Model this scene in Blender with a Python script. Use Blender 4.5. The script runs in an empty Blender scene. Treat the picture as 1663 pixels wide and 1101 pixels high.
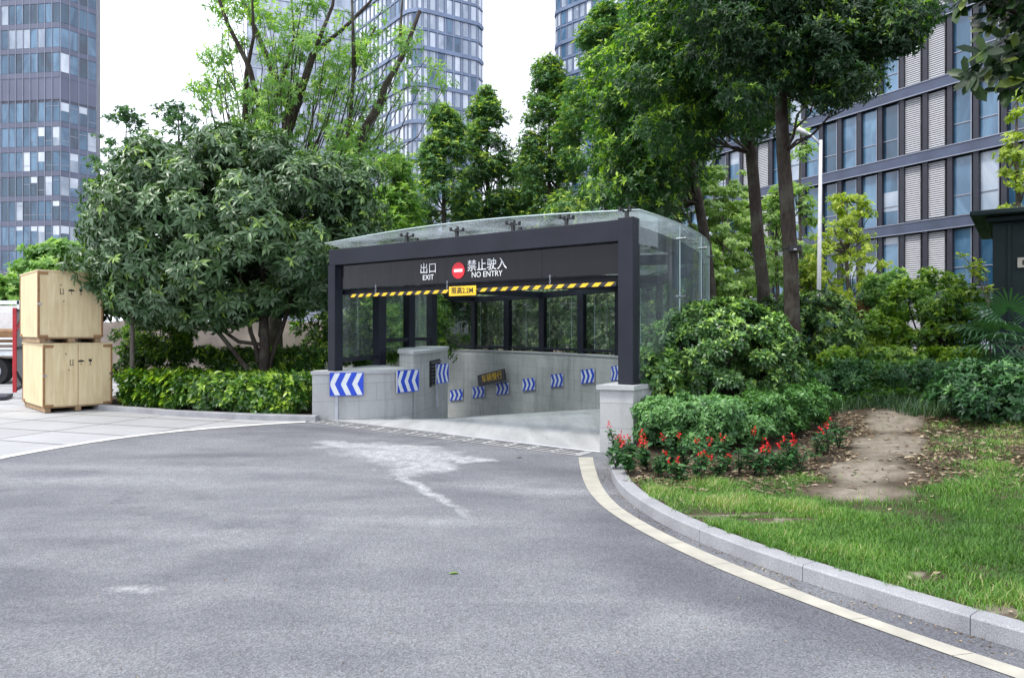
import bpy, math, random
import numpy as np
from mathutils import Vector, Matrix, noise
from mathutils.geometry import delaunay_2d_cdt

R = math.radians
random.seed(7)
rng = np.random.default_rng(7)
scene = bpy.context.scene

# ------------------------------------------------------------------ camera
EYE, F, HY, CX = 1.64, 1108.7, 540.0, 831.5
cam_d = bpy.data.cameras.new('camera')
cam = bpy.data.objects.new('camera', cam_d)
scene.collection.objects.link(cam)
cam.location = (0, 0, EYE)
cam.rotation_euler = (R(90), 0, 0)
cam_d.lens = 24.0
cam_d.sensor_width = 36.0
cam_d.shift_y = -(550.5 - HY) / 1663.0
cam_d.clip_start = 0.05
cam_d.clip_end = 3000
scene.camera = cam

# ------------------------------------------------------------------ light
SUN_EL, SUN_AZ = R(58), R(-62)      # azimuth measured from +Y towards +X; sun stands to the left
w = bpy.data.worlds.new('World'); scene.world = w; w.use_nodes = True
nt = w.node_tree; nt.nodes.clear()
sky = nt.nodes.new('ShaderNodeTexSky'); sky.sky_type = 'NISHITA'; sky.sun_disc = False
sky.sun_elevation = SUN_EL; sky.sun_rotation = SUN_AZ
sky.dust_density = 4.0
mixc = nt.nodes.new('ShaderNodeMix'); mixc.data_type = 'RGBA'
mixc.inputs[0].default_value = 0.86
mixc.inputs[7].default_value = (8.4, 8.8, 9.9, 1)
nt.links.new(sky.outputs[0], mixc.inputs[6])
bg = nt.nodes.new('ShaderNodeBackground'); bg.inputs[1].default_value = 0.10
out = nt.nodes.new('ShaderNodeOutputWorld')
nt.links.new(mixc.outputs[2], bg.inputs[0]); nt.links.new(bg.outputs[0], out.inputs[0])
sd = bpy.data.lights.new('sun', 'SUN'); sd.energy = 1.5; sd.angle = R(10); sd.color = (1.0, 0.96, 0.88)
sun = bpy.data.objects.new('sun', sd); scene.collection.objects.link(sun)
sv = Vector((math.sin(SUN_AZ) * math.cos(SUN_EL), math.cos(SUN_AZ) * math.cos(SUN_EL), math.sin(SUN_EL)))
sv = Vector((-0.46, -0.18, 0.87)).normalized()
sun.rotation_euler = sv.to_track_quat('Z', 'Y').to_euler()
sky.sun_elevation = math.asin(sv.z); sky.sun_rotation = math.atan2(sv.x, sv.y)
scene.view_settings.view_transform = 'Standard'
scene.view_settings.look = 'None'
scene.view_settings.exposure = 1.18
scene.view_settings.gamma = 1
scene.render.engine = 'CYCLES'
scene.cycles.max_bounces = 8
scene.cycles.transparent_max_bounces = 24

# ------------------------------------------------------------------ helpers
def G(px, py, z=0.0):
    """point of the level z seen at a pixel of the photograph"""
    Y = (EYE - z) * F / (py - HY)
    return Vector(((px - CX) / F * Y, Y, z))
def at(px, py, Y):
    return Vector(((px - CX) / F * Y, Y, EYE + (HY - py) / F * Y))
def link(o):
    scene.collection.objects.link(o); return o
def tag(o, label=None, cat=None, group=None, kind=None):
    if label: o['label'] = label
    if cat: o['category'] = cat
    if group: o['group'] = group
    if kind: o['kind'] = kind
    return o
def empty(name, loc, label=None, cat=None, group=None, rz=0):
    o = bpy.data.objects.new(name, None); o.empty_display_size = .2
    o.location = loc; o.rotation_euler = (0, 0, rz)
    o['rz'] = rz; link(o)
    o.matrix_basis = Matrix.Translation(Vector(loc)) @ Matrix.Rotation(rz, 4, 'Z')
    del o['rz']
    return tag(o, label, cat, group)

class MB:
    """mesh collector, world coordinates unless a matrix is set"""
    def __init__(s, M=None):
        s.v = []; s.f = []; s.uv = []; s.mi = []; s.M = M; s.cur = 0
    def vert(s, p):
        s.v.append(tuple(p)); return len(s.v) - 1
    def face(s, ids, uv=None):
        s.f.append(tuple(ids)); s.uv.append(uv); s.mi.append(s.cur)
    def quad(s, a, b, c, d, uv=None):
        i = len(s.v); s.v += [tuple(a), tuple(b), tuple(c), tuple(d)]; s.face((i, i+1, i+2, i+3), uv)
    def poly(s, pts):
        i = len(s.v); s.v += [tuple(p) for p in pts]; s.face(range(i, i+len(pts)))
    def box(s, c, size, M=None, bev=0.0):
        hx, hy, hz = size[0]/2, size[1]/2, size[2]/2
        M = M or Matrix.Identity(3)
        c = Vector(c)
        b = min(bev, hx*.45, hy*.45, hz*.45)
        if b <= 0:
            i = len(s.v)
            for sx, sy, sz in ((-1,-1,-1),(1,-1,-1),(1,1,-1),(-1,1,-1),(-1,-1,1),(1,-1,1),(1,1,1),(-1,1,1)):
                s.v.append(tuple(c + M @ Vector((sx*hx, sy*hy, sz*hz))))
            for q in ((0,3,2,1),(4,5,6,7),(0,1,5,4),(1,2,6,5),(2,3,7,6),(3,0,4,7)):
                s.face([i+k for k in q])
            return
        idx = {}
        for sx in (-1,1):
            for sy in (-1,1):
                for sz in (-1,1):
                    for ax in range(3):
                        p = [sx*(hx-b), sy*(hy-b), sz*(hz-b)]
                        p[ax] = (sx*hx, sy*hy, sz*hz)[ax]
                        idx[(sx,sy,sz,ax)] = s.vert(c + M @ Vector(p))
        for ax in range(3):
            a1, a2 = (ax+1) % 3, (ax+2) % 3
            for sg in (-1, 1):
                q = []
                for u, v in ((-1,-1),(1,-1),(1,1),(-1,1)):
                    k = [0,0,0]; k[ax] = sg; k[a1] = u; k[a2] = v
                    q.append(idx[(k[0],k[1],k[2],ax)])
                s.face(q if sg > 0 else q[::-1])
        for ax in range(3):
            a1, a2 = (ax+1) % 3, (ax+2) % 3
            for u in (-1,1):
                for v in (-1,1):
                    k0 = [0,0,0]; k0[ax] = -1; k0[a1] = u; k0[a2] = v
                    k1 = list(k0); k1[ax] = 1
                    q = [idx[tuple(k0)+(a1,)], idx[tuple(k1)+(a1,)], idx[tuple(k1)+(a2,)], idx[tuple(k0)+(a2,)]]
                    s.face(q if u*v < 0 else q[::-1])
        for sx in (-1,1):
            for sy in (-1,1):
                for sz in (-1,1):
                    q = [idx[(sx,sy,sz,a)] for a in range(3)]
                    s.face(q if sx*sy*sz > 0 else q[::-1])
    def prism(s, pts, z0, z1, caps=True):
        """vertical prism over an xy polygon (counter-clockwise)"""
        a = sum(pts[i][0]*pts[(i+1)%len(pts)][1] - pts[(i+1)%len(pts)][0]*pts[i][1] for i in range(len(pts)))
        if a < 0: pts = pts[::-1]
        n = len(pts); i = len(s.v); L = 0
        zz0 = z0 if hasattr(z0, '__len__') else [z0]*n
        s.v += [(p[0], p[1], zz0[k]) for k, p in enumerate(pts)] + [(p[0], p[1], z1) for p in pts]
        for k in range(n):
            j = (k+1) % n
            d = math.hypot(pts[j][0]-pts[k][0], pts[j][1]-pts[k][1])
            s.face((i+k, i+j, i+n+j, i+n+k), ((L, zz0[k]), (L+d, zz0[j]), (L+d, z1), (L, z1)))
            L += d
        if caps:
            s.face(range(i+n, i+2*n)); s.face([i+k for k in range(n-1, -1, -1)])
    def tube(s, pts, rad, n=8, cap=True):
        pts = [Vector(p) for p in pts]
        if not hasattr(rad, '__len__'): rad = [rad]*len(pts)
        rings = []; prev = None
        for k, p in enumerate(pts):
            t = (pts[min(k+1, len(pts)-1)] - pts[max(k-1, 0)])
            t = t.normalized() if t.length > 1e-9 else Vector((0,0,1))
            if prev is None:
                a = Vector((1,0,0)) if abs(t.x) < .8 else Vector((0,1,0))
                u = t.cross(a).normalized()
            else:
                u = (prev - t*prev.dot(t))
                u = u.normalized() if u.length > 1e-6 else t.orthogonal().normalized()
            prev = u; v = t.cross(u)
            rings.append([s.vert(p + (u*math.cos(2*math.pi*j/n) + v*math.sin(2*math.pi*j/n))*rad[k]) for j in range(n)])
        for k in range(len(rings)-1):
            for j in range(n):
                s.face((rings[k][j], rings[k][(j+1)%n], rings[k+1][(j+1)%n], rings[k+1][j]))
        if cap:
            s.face(rings[0][::-1]); s.face(rings[-1])
    def build(s, name, mat, parent=None, smooth=False):
        me = bpy.data.meshes.new(name)
        me.from_pydata(s.v, [], s.f)
        mats = mat if isinstance(mat, (list, tuple)) else [mat]
        for m in mats: me.materials.append(m)
        if any(u is not None for u in s.uv):
            ul = me.uv_layers.new(name='UVMap').data
            for p, uv in zip(me.polygons, s.uv):
                if uv is not None:
                    for li, q in zip(p.loop_indices, uv): ul[li].uv = q
        if len(mats) > 1: me.polygons.foreach_set('material_index', s.mi)
        if smooth: me.polygons.foreach_set('use_smooth', [True]*len(me.polygons))
        me.update()
        o = bpy.data.objects.new(name, me); link(o)
        return attach(o, parent)

def world_of(o):
    M = o.matrix_basis.copy()
    while o.parent:
        o = o.parent; M = o.matrix_basis @ M
    return M
def attach(o, parent):
    """bake the world-space mesh into its parent's space"""
    if parent is not None:
        o.parent = parent
        o.data.transform(world_of(parent).inverted())
    return o

# ---- numpy instanced templates baked in one mesh (leaves, blades, petals)
def T_leaf():      # folded leaf with 2 quads
    return (np.array([(0,0,0),(.42,.5,.05),(1,0,-.12),(.42,-.5,.05),(.45,0,-.015)], float),
            [(0,4,2,1),(0,3,2,4)])
def T_leaf_fine():
    v = np.array([(0,0,0),(.22,.34,.05),(.22,0,.015),(.22,-.34,.05),(.6,.46,.02),(.6,0,-.02),(.6,-.46,.02),(1,0,-.16)], float)
    return v, [(0,2,1),(0,3,2),(1,2,5,4),(2,3,6,5),(4,5,7),(5,6,7)]
def T_leaf_round():
    v = np.array([(0,0,0),(.3,.42,.04),(.3,0,.0),(.3,-.42,.04),(.72,.46,.02),(.72,0,-.03),(.72,-.46,.02),(1,0,-.06)], float)
    return v, [(0,2,1),(0,3,2),(1,2,5,4),(2,3,6,5),(4,5,7),(5,6,7)]
def T_blade():
    return (np.array([(0,.5,0),(0,-.5,0),(.55,-.35,.0),(.55,.35,.0),(1,0,-.22)], float), [(0,1,2,3),(3,2,4)])
def T_feather():   # short compound sprig: seven leaflets
    v = [(0,.012,0),(0,-.012,0),(1,0,-.1)]; f = [(0,1,2)]
    for k in range(4):
        u = .15 + .22*k
        for sg in (-1, 1):
            i = len(v); l = .5*(1-.15*k)
            v += [(u,0,-.1*u), (u+.12*l*1.2, sg*l*.55, .03), (u+.42*l, sg*l, -.1*u-.05), (u+.3*l, sg*l*.45, -.02)]
            f.append((i, i+1, i+2, i+3) if sg > 0 else (i, i+3, i+2, i+1))
    return np.array(v, float), f
def norm(a): return a / np.maximum(np.linalg.norm(a, axis=1, keepdims=True), 1e-9)
def instance_mesh(name, tmpl, P, D, N, L, W, var, mat, parent=None, H=None):
    tv, tf = tmpl
    n = len(P)
    D = norm(D); N = norm(N - D*np.sum(N*D, 1, keepdims=True)); S = np.cross(D, N)
    L = np.broadcast_to(L, (n,)); W = np.broadcast_to(W, (n,))
    V = (P[:,None,:] + D[:,None,:]*(tv[None,:,0:1]*L[:,None,None])
         + S[:,None,:]*(tv[None,:,1:2]*W[:,None,None])
         + N[:,None,:]*(tv[None,:,2:3]*L[:,None,None]))
    nv = len(tv)
    flat = np.concatenate([np.array(q) for q in tf]); lens = np.array([len(q) for q in tf])
    loops = (flat[None,:] + (np.arange(n)*nv)[:,None]).ravel().astype(np.int32)
    totals = np.tile(lens, n).astype(np.int32)
    starts = np.concatenate([[0], np.cumsum(totals)[:-1]]).astype(np.int32)
    me = bpy.data.meshes.new(name)
    me.vertices.add(n*nv); me.vertices.foreach_set('co', V.reshape(-1).astype(np.float32))
    me.loops.add(len(loops)); me.loops.foreach_set('vertex_index', loops)
    me.polygons.add(len(totals)); me.polygons.foreach_set('loop_start', starts)
    try: me.polygons.foreach_set('loop_total', totals)
    except Exception: pass
    a = me.attributes.new('var', 'FLOAT', 'POINT')
    a.data.foreach_set('value', np.repeat(np.clip(var, 0, 1), nv).astype(np.float32))
    me.materials.append(mat)
    me.update(calc_edges=True); me.validate()
    o = bpy.data.objects.new(name, me); link(o)
    return attach(o, parent)

# ------------------------------------------------------------------ materials
class NT:
    def __init__(s, name):
        s.m = bpy.data.materials.new(name); s.m.use_nodes = True
        s.t = s.m.node_tree; s.t.nodes.clear()
        s.out = s.t.nodes.new('ShaderNodeOutputMaterial')
    def n(s, typ, **kw):
        nd = s.t.nodes.new(typ)
        for k, v in kw.items(): setattr(nd, k, v)
        return nd
    def l(s, a, b): s.t.links.new(a, b)
    def coord(s, which='Object'):
        return s.n('ShaderNodeTexCoord').outputs[which]
    def mapping(s, src, loc=(0,0,0), rot=(0,0,0), scale=(1,1,1)):
        m = s.n('ShaderNodeMapping'); s.l(src, m.inputs[0])
        m.inputs[1].default_value = loc; m.inputs[2].default_value = rot; m.inputs[3].default_value = scale
        return m.outputs[0]
    def noise(s, src, scale, detail=4, rough=.55, dist=0):
        x = s.n('ShaderNodeTexNoise'); s.l(src, x.inputs['Vector'])
        x.inputs['Scale'].default_value = scale; x.inputs['Detail'].default_value = detail
        x.inputs['Roughness'].default_value = rough; x.inputs['Distortion'].default_value = dist
        return x.outputs[0]
    def ramp(s, src, stops):
        r = s.n('ShaderNodeValToRGB'); s.l(src, r.inputs[0])
        e = r.color_ramp.elements
        while len(e) < len(stops): e.new(.5)
        for k, (p, c) in enumerate(stops):
            e[k].position = p
            e[k].color = (c, c, c, 1) if not hasattr(c, '__len__') else tuple(c)[:3] + (1,)
        return r.outputs[0]
    def mix(s, fac, a, b, blend='MIX'):
        m = s.n('ShaderNodeMix', data_type='RGBA', blend_type=blend)
        for k, v in ((0, fac), (6, a), (7, b)):
            if isinstance(v, (int, float)): m.inputs[k].default_value = v if k == 0 else (v, v, v, 1)
            elif hasattr(v, '__len__'): m.inputs[k].default_value = tuple(v)[:3] + (1,)
            else: s.l(v, m.inputs[k])
        return m.outputs[2]
    def math(s, op, a, b=0.0, clamp=False):
        m = s.n('ShaderNodeMath', operation=op, use_clamp=clamp)
        for k, v in ((0, a), (1, b)):
            if isinstance(v, (int, float)): m.inputs[k].default_value = v
            else: s.l(v, m.inputs[k])
        return m.outputs[0]
    def bump(s, h, strength=.3, dist=.01):
        b = s.n('ShaderNodeBump'); b.inputs['Strength'].default_value = strength
        b.inputs['Distance'].default_value = dist; s.l(h, b.inputs['Height'])
        return b.outputs[0]
    def bsdf(s, color, rough=.6, metal=0.0, normal=None, spec=.5, **kw):
        b = s.n('ShaderNodeBsdfPrincipled')
        for key, v in (('Base Color', color), ('Roughness', rough), ('Metallic', metal), ('Specular IOR Level', spec)):
            if isinstance(v, (int, float)): b.inputs[key].default_value = v
            elif hasattr(v, '__len__'): b.inputs[key].default_value = tuple(v)[:3] + (1,)
            else: s.l(v, b.inputs[key])
        if normal is not None: s.l(normal, b.inputs['Normal'])
        return b
    def done(s, sh):
        s.l(sh.outputs[0] if hasattr(sh, 'outputs') else sh, s.out.inputs[0]); return s.m

def simple(name, col, rough=.6, metal=0, var=.15, scale=6, bump=.1, spec=.5, bscale=40):
    t = NT(name); c = t.coord()
    n1 = t.noise(c, scale, 5)
    dark = tuple(x*(1-var) for x in col); lite = tuple(min(1, x*(1+var)) for x in col)
    colr = t.ramp(n1, [(.3, dark), (.7, lite)])
    nb = t.bump(t.noise(c, bscale, 3), bump, .01)
    rr = t.ramp(t.noise(c, scale*2, 3), [(.3, max(0, rough-.1)), (.7, min(1, rough+.1))])
    return t.done(t.bsdf(colr, rr, metal, nb, spec))

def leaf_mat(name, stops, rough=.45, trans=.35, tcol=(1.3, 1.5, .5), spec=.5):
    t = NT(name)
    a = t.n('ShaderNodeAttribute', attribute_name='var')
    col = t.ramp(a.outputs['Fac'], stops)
    sub = t.noise(t.coord(), 1.3, 3)
    col = t.mix(t.ramp(sub, [(.35, 0.0), (.7, .35)]), col, t.mix(1.0, col, (1.25, 1.15, .7), 'MULTIPLY'))
    p = t.bsdf(col, rough, 0, None, spec)
    tr = t.n('ShaderNodeBsdfTranslucent')
    t.l(t.mix(1.0, col, tcol, 'MULTIPLY'), tr.inputs[0])
    mx = t.n('ShaderNodeMixShader'); mx.inputs[0].default_value = trans
    t.l(p.outputs[0], mx.inputs[1]); t.l(tr.outputs[0], mx.inputs[2])
    return t.done(mx)

def bark_mat(name, c0, c1):
    t = NT(name); c = t.coord()
    m = t.mapping(c, scale=(1, 1, .25))
    n1 = t.noise(m, 22, 6, .7)
    col = t.ramp(n1, [(.3, c0), (.72, c1)])
    col = t.mix(t.ramp(t.noise(c, 2.2, 3), [(.5, 0.0), (.75, .5)]), col, (.16, .17, .13))
    return t.done(t.bsdf(col, .9, 0, t.bump(n1, .8, .02), .2))

def gauss_spot(t, c, x, y, rx, ry, rot, dist_noise, soft=(.0, .6)):
    # map so that the spot becomes a unit disc
    n = t.n('ShaderNodeVectorMath', operation='ADD'); t.l(c, n.inputs[0]); t.l(dist_noise, n.inputs[1])
    s = t.n('ShaderNodeVectorMath', operation='SUBTRACT'); t.l(n.outputs[0], s.inputs[0]); s.inputs[1].default_value = (x, y, 0)
    m = t.n('ShaderNodeVectorRotate', rotation_type='Z_AXIS'); t.l(s.outputs[0], m.inputs['Vector']); m.inputs['Angle'].default_value = -rot
    k = t.n('ShaderNodeVectorMath', operation='MULTIPLY'); t.l(m.outputs[0], k.inputs[0]); k.inputs[1].default_value = (1/rx, 1/ry, 0)
    ln = t.n('ShaderNodeVectorMath', operation='LENGTH'); t.l(k.outputs[0], ln.inputs[0])
    return t.ramp(t.math('SUBTRACT', 1.0, ln.outputs['Value'], True), [(soft[0], 0.0), (soft[1], 1.0)])

def asphalt_mat():
    t = NT('asphalt'); c = t.coord()
    big = t.noise(c, .35, 5, .6, .6)
    mid = t.noise(t.mapping(c, rot=(0,0,.3), scale=(1, 2.4, 1)), .9, 6, .65, .4)
    col = t.ramp(big, [(.32, (.108,.113,.130)), (.68, (.195,.202,.216))])
    col = t.mix(t.ramp(mid, [(.40, 0.0), (.70, .6)]), col, (.245,.252,.262))
    # cement dust and worn patches
    dn = t.n('ShaderNodeTexNoise'); t.l(c, dn.inputs['Vector']); dn.inputs['Scale'].default_value = 2.2; dn.inputs['Detail'].default_value = 7
    dn.inputs['Roughness'].default_value = .7
    off = t.n('ShaderNodeVectorMath', operation='SUBTRACT'); t.l(dn.outputs['Color'], off.inputs[0]); off.inputs[1].default_value = (.5,.5,.5)
    sc = t.n('ShaderNodeVectorMath', operation='SCALE'); t.l(off.outputs[0], sc.inputs[0]); sc.inputs['Scale'].default_value = 1.3
    dnz = sc.outputs[0]
    pts = [(655,738,1.15,.62,None),(590,724,1.0,.36,None),(690,757,.55,.62,None),(735,744,.62,.24,None),(640,725,1.0,.3,None)]
    mask = None
    def add(mask, g): return g if mask is None else t.math('MAXIMUM', mask, g)
    for px, py, rx, ry, _ in pts:
        q = G(px, py); mask = add(mask, gauss_spot(t, c, q.x, q.y, rx, ry, -.35, dnz, (.0, .5)))
    a, b = G(625, 758), G(778, 846)
    mid_ = (a+b)/2; ln = (a-b).length/2
    thin = t.n('ShaderNodeVectorMath', operation='SCALE'); t.l(off.outputs[0], thin.inputs[0]); thin.inputs['Scale'].default_value = .35
    mask = add(mask, gauss_spot(t, c, mid_.x, mid_.y, ln*1.15, .085, math.atan2(b.y-a.y, b.x-a.x), thin.outputs[0], (.0, .7)))
    for px, py, rx, ry, k in [(220,955,.22,.10,1), (640,845,2.0,.18,.3), (900,800,.75,.28,.45), (120,780,2.6,.4,.3), (250,760,3,.3,.25), (800,790,.6,.25,.4), (330,870,1.6,.35,.25), (1130,1000,.6,.3,.12)]:
        q = G(px, py); g = gauss_spot(t, c, q.x, q.y, rx, ry, -.1, thin.outputs[0], (0., .9))
        mask = add(mask, t.math('MULTIPLY', g, k))
    brk = t.ramp(t.noise(c, 7, 9, .8), [(.34, .15), (.60, 1.0)])
    mask = t.math('MULTIPLY', mask, brk)
    col = t.mix(t.math('MULTIPLY', mask, .75), col, (.50,.51,.52))
    # darker fresh strip by the drain and the kerb
    for px, py, rx, ry, rot in [(880,762,1.9,.6,-.6), (560,700,1.6,.35,-.5), (1350,1010,1.9,.45,-.7), (1090,920,1.3,.55,-.9), (1000,850,1.0,.6,-1.2), (330,740,2.2,.3,.1)]:
        q = G(px, py); g = gauss_spot(t, c, q.x, q.y, rx, ry, rot, thin.outputs[0], (0., .8))
        col = t.mix(t.math('MULTIPLY', g, t.math('SUBTRACT', .6, mask, True)), col, (.085,.088,.104))
    # hairline cracks and oil drips
    cv = t.n('ShaderNodeTexVoronoi', feature='DISTANCE_TO_EDGE'); cw = t.n('ShaderNodeVectorMath', operation='ADD')
    t.l(c, cw.inputs[0]); t.l(sc.outputs[0], cw.inputs[1]); t.l(cw.outputs[0], cv.inputs['Vector']); cv.inputs['Scale'].default_value = .42
    ck = t.math('MULTIPLY', t.ramp(cv.outputs['Distance'], [(.0, 1.0), (.006, 0.0)]), t.ramp(t.noise(c, .5, 2), [(.52, 0.0), (.62, .55)]))
    col = t.mix(ck, col, (.03,.03,.035))
    ov = t.n('ShaderNodeTexVoronoi'); t.l(c, ov.inputs['Vector']); ov.inputs['Scale'].default_value = 1.1
    oil = t.math('MULTIPLY', t.ramp(ov.outputs['Distance'], [(.05, .5), (.16, 0.0)]), t.ramp(t.noise(c, .7, 2), [(.5, 0.0), (.6, 1.0)]))
    col = t.mix(oil, col, (.06,.062,.07))
    # small dark pits between the stones
    pit = t.ramp(t.noise(t.mapping(c, rot=(0,0,.4), scale=(1, 1.8, 1)), 60, 3, .6, .6), [(.30, .8), (.40, 0.0)])
    # stones
    vo = t.n('ShaderNodeTexVoronoi'); t.l(c, vo.inputs['Vector']); vo.inputs['Scale'].default_value = 95
    g1 = t.ramp(vo.outputs['Color'], [(.15, .55), (.9, 1.4)])
    col = t.mix(.65, col, t.mix(1.0, col, g1, 'MULTIPLY'))
    fine = t.noise(c, 95, 5, .85)
    col = t.mix(.9, col, t.mix(1.0, col, t.ramp(fine, [(.30, .35), (.5, 1.0), (.70, 1.65)]), 'MULTIPLY'))
    vs = t.n('ShaderNodeTexVoronoi'); t.l(c, vs.inputs['Vector']); vs.inputs['Scale'].default_value = 38
    speck = t.ramp(vs.outputs['Distance'], [(.05, 1.0), (.10, 0.0)])
    pick = t.ramp(t.noise(c, 12, 2), [(.62, 0.0), (.66, .7)])
    col = t.mix(t.math('MULTIPLY', speck, pick), col, (.5,.5,.5))
    col = t.mix(pit, col, (.045,.047,.055))
    h = t.math('ADD', vo.outputs['Distance'], t.math('MULTIPLY', fine, 1.5))
    return t.done(t.bsdf(col, .88, 0, t.bump(h, .55, .008), .3))

def tile_mat(name, base, joint, w_, h_, rot=0, jw=.012, stain=.25, uv=False, offs=0.0, loc=(0,0,0)):
    t = NT(name); c = t.coord('UV') if uv else t.coord()
    m = t.mapping(c, loc=loc, rot=(0,0,rot))
    br = t.n('ShaderNodeTexBrick', offset=offs, squash=1.0); t.l(m, br.inputs['Vector'])
    br.inputs['Scale'].default_value = 1; br.inputs['Mortar Size'].default_value = jw; br.inputs['Mortar Smooth'].default_value = .1
    br.inputs['Brick Width'].default_value = w_; br.inputs['Row Height'].default_value = h_; br.inputs['Bias'].default_value = 0
    br.inputs['Color1'].default_value = tuple(x*.93 for x in base) + (1,)
    br.inputs['Color2'].default_value = tuple(x*1.06 for x in base) + (1,)
    br.inputs['Mortar'].default_value = tuple(joint) + (1,)
    o = t.coord()
    st = t.noise(o, .9, 7, .65, .5)
    col = t.mix(t.ramp(st, [(.42, 0.0), (.75, stain)]), br.outputs[0], tuple(x*.45 for x in base))
    fn = t.noise(o, 60, 4, .7)
    col = t.mix(.6, col, t.mix(1.0, col, t.ramp(fn, [(.3, .82), (.7, 1.15)]), 'MULTIPLY'))
    if uv:   # rain streaks below the coping
        sn = t.noise(t.mapping(o, scale=(1, 1, .09)), 5.5, 5, .7)
        col = t.mix(t.ramp(sn, [(.52, 0.0), (.75, stain*1.5)]), col, tuple(x*.38 for x in base))
    return t.done(t.bsdf(col, .7, 0, t.bump(t.math('ADD', fn, t.math('MULTIPLY', br.outputs['Fac'], -2.0)), .25, .004), .3))

def soil_mat():
    t = NT('soil'); c = t.coord()
    n1 = t.noise(c, 1.2, 6, .65)
    col = t.ramp(n1, [(.3, (.045,.035,.024)), (.7, (.13,.105,.075))])
    # trodden dirt path
    dn = t.n('ShaderNodeTexNoise'); t.l(c, dn.inputs['Vector']); dn.inputs['Scale'].default_value = 1.8; dn.inputs['Detail'].default_value = 6
    off = t.n('ShaderNodeVectorMath', operation='SUBTRACT'); t.l(dn.outputs['Color'], off.inputs[0]); off.inputs[1].default_value = (.5,.5,.5)
    sc = t.n('ShaderNodeVectorMath', operation='SCALE'); t.l(off.outputs[0], sc.inputs[0]); sc.inputs['Scale'].default_value = .9
    mask = None
    for x, y, rx, ry, rot in PATH_SPOTS:
        g = gauss_spot(t, c, x, y, rx, ry, rot, sc.outputs[0], (0., .55))
        mask = g if mask is None else t.math('MAXIMUM', mask, g)
    n2 = t.noise(c, 5, 6, .6)
    col = t.mix(mask, col, t.ramp(n2, [(.3, (.18,.155,.12)), (.7, (.31,.275,.225))]))
    fn = t.noise(c, 45, 6, .8)
    col = t.mix(.8, col, t.mix(1.0, col, t.ramp(fn, [(.3, .55), (.7, 1.4)]), 'MULTIPLY'))
    return t.done(t.bsdf(col, .95, 0, t.bump(fn, .8, .02), .15))

def glass_mat(name, tint=(.86,.92,.90), dirt=.25, streak=True, rough=.02, ior=1.5):
    t = NT(name)
    tr = t.n('ShaderNodeBsdfTransparent'); tr.inputs[0].default_value = tint + (1,)
    gl = t.n('ShaderNodeBsdfGlossy'); gl.inputs['Roughness'].default_value = rough; gl.inputs[0].default_value = (1,1,1,1)
    o = t.coord()
    gl.inputs[0].default_value = (.95,.97,1,1)
    t.l(t.bump(t.noise(t.mapping(o, scale=(1,1,.12)), 2.3, 2), .12, .05), gl.inputs['Normal'])
    fr = t.n('ShaderNodeFresnel'); fr.inputs[0].default_value = ior
    geo = t.n('ShaderNodeNewGeometry'); fac = t.math('MULTIPLY', fr.outputs[0], t.math('SUBTRACT', 1.0, geo.outputs['Backfacing']))
    mx = t.n('ShaderNodeMixShader'); t.l(fac, mx.inputs[0]); t.l(tr.outputs[0], mx.inputs[1]); t.l(gl.outputs[0], mx.inputs[2])
    df = t.n('ShaderNodeBsdfDiffuse'); df.inputs[0].default_value = (.74,.80,.85,1)
    trl = t.n('ShaderNodeBsdfTranslucent'); trl.inputs[0].default_value = (.74,.80,.86,1)
    dd = t.n('ShaderNodeMixShader'); dd.inputs[0].default_value = .5; t.l(df.outputs[0], dd.inputs[1]); t.l(trl.outputs[0], dd.inputs[2])
    m = t.mapping(o, scale=(1, 1, .07)) if streak else o
    s = t.ramp(t.noise(m, 6 if streak else 1.1, 6 if streak else 3, .75 if streak else .5), [(.35, dirt*.12), (.62, dirt), (.8, dirt*1.7)])
    m2 = t.n('ShaderNodeMixShader'); t.l(s, m2.inputs[0]); t.l(mx.outputs[0], m2.inputs[1]); t.l(dd.outputs[0], m2.inputs[2])
    return t.done(m2)

def pane_mat(name, c0, c1, rough=.08, scale=.8, spec=.8, metal=0.0, strength=.15):
    t = NT(name); o = t.coord()
    n1 = t.noise(t.mapping(o, scale=(1, 1, .45)), scale, 4, .6, .8)
    col = t.ramp(n1, [(.38, c0), (.60, c1)])  # cloudy two-tone noise puts reflections into the pane colour
    nb = t.bump(t.noise(o, .9, 2), strength, .05)
    return t.done(t.bsdf(col, rough, metal, nb, spec))

M = {}
M['asphalt'] = asphalt_mat()
M['paving'] = tile_mat('paving', (.36,.365,.375), (.10,.10,.10), 1.75, .95, rot=.32, jw=.022, stain=.28, loc=(.3,.2,0))
M['stone_wall'] = tile_mat('stone_wall', (.42,.43,.43), (.25,.26,.26), 1.2, .34, jw=.004, stain=.40, uv=True, offs=.5)
M['coping'] = simple('coping', (.38,.39,.40), .7, 0, .12, 5, .1)
tk = NT('kerb_stone'); kc_ = tk.coord()
kcol = tk.ramp(tk.noise(kc_, 2.5, 5, .6), [(.3, (.22,.225,.24)), (.7, (.33,.335,.35))])
kcol = tk.mix(.8, kcol, tk.mix(1.0, kcol, tk.ramp(tk.noise(kc_, 160, 3, .8), [(.32, .45), (.5, 1.0), (.7, 1.5)]), 'MULTIPLY'))
M['kerb_stone'] = tk.done(tk.bsdf(kcol, .75, 0, tk.bump(tk.noise(kc_, 120, 3), .3, .004), .3))
tr_ = NT('ramp_concrete'); rc = tr_.coord()
rcol = tr_.ramp(tr_.noise(tr_.mapping(rc, rot=(0,0,-.65), scale=(2.2,.35,1)), 1.3, 6, .65, .5), [(.35, (.30,.305,.31)), (.62, (.43,.435,.44))])
rcol = tr_.mix(.7, rcol, tr_.mix(1.0, rcol, tr_.ramp(tr_.noise(rc, 70, 4, .7), [(.3, .75), (.7, 1.2)]), 'MULTIPLY'))
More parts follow.
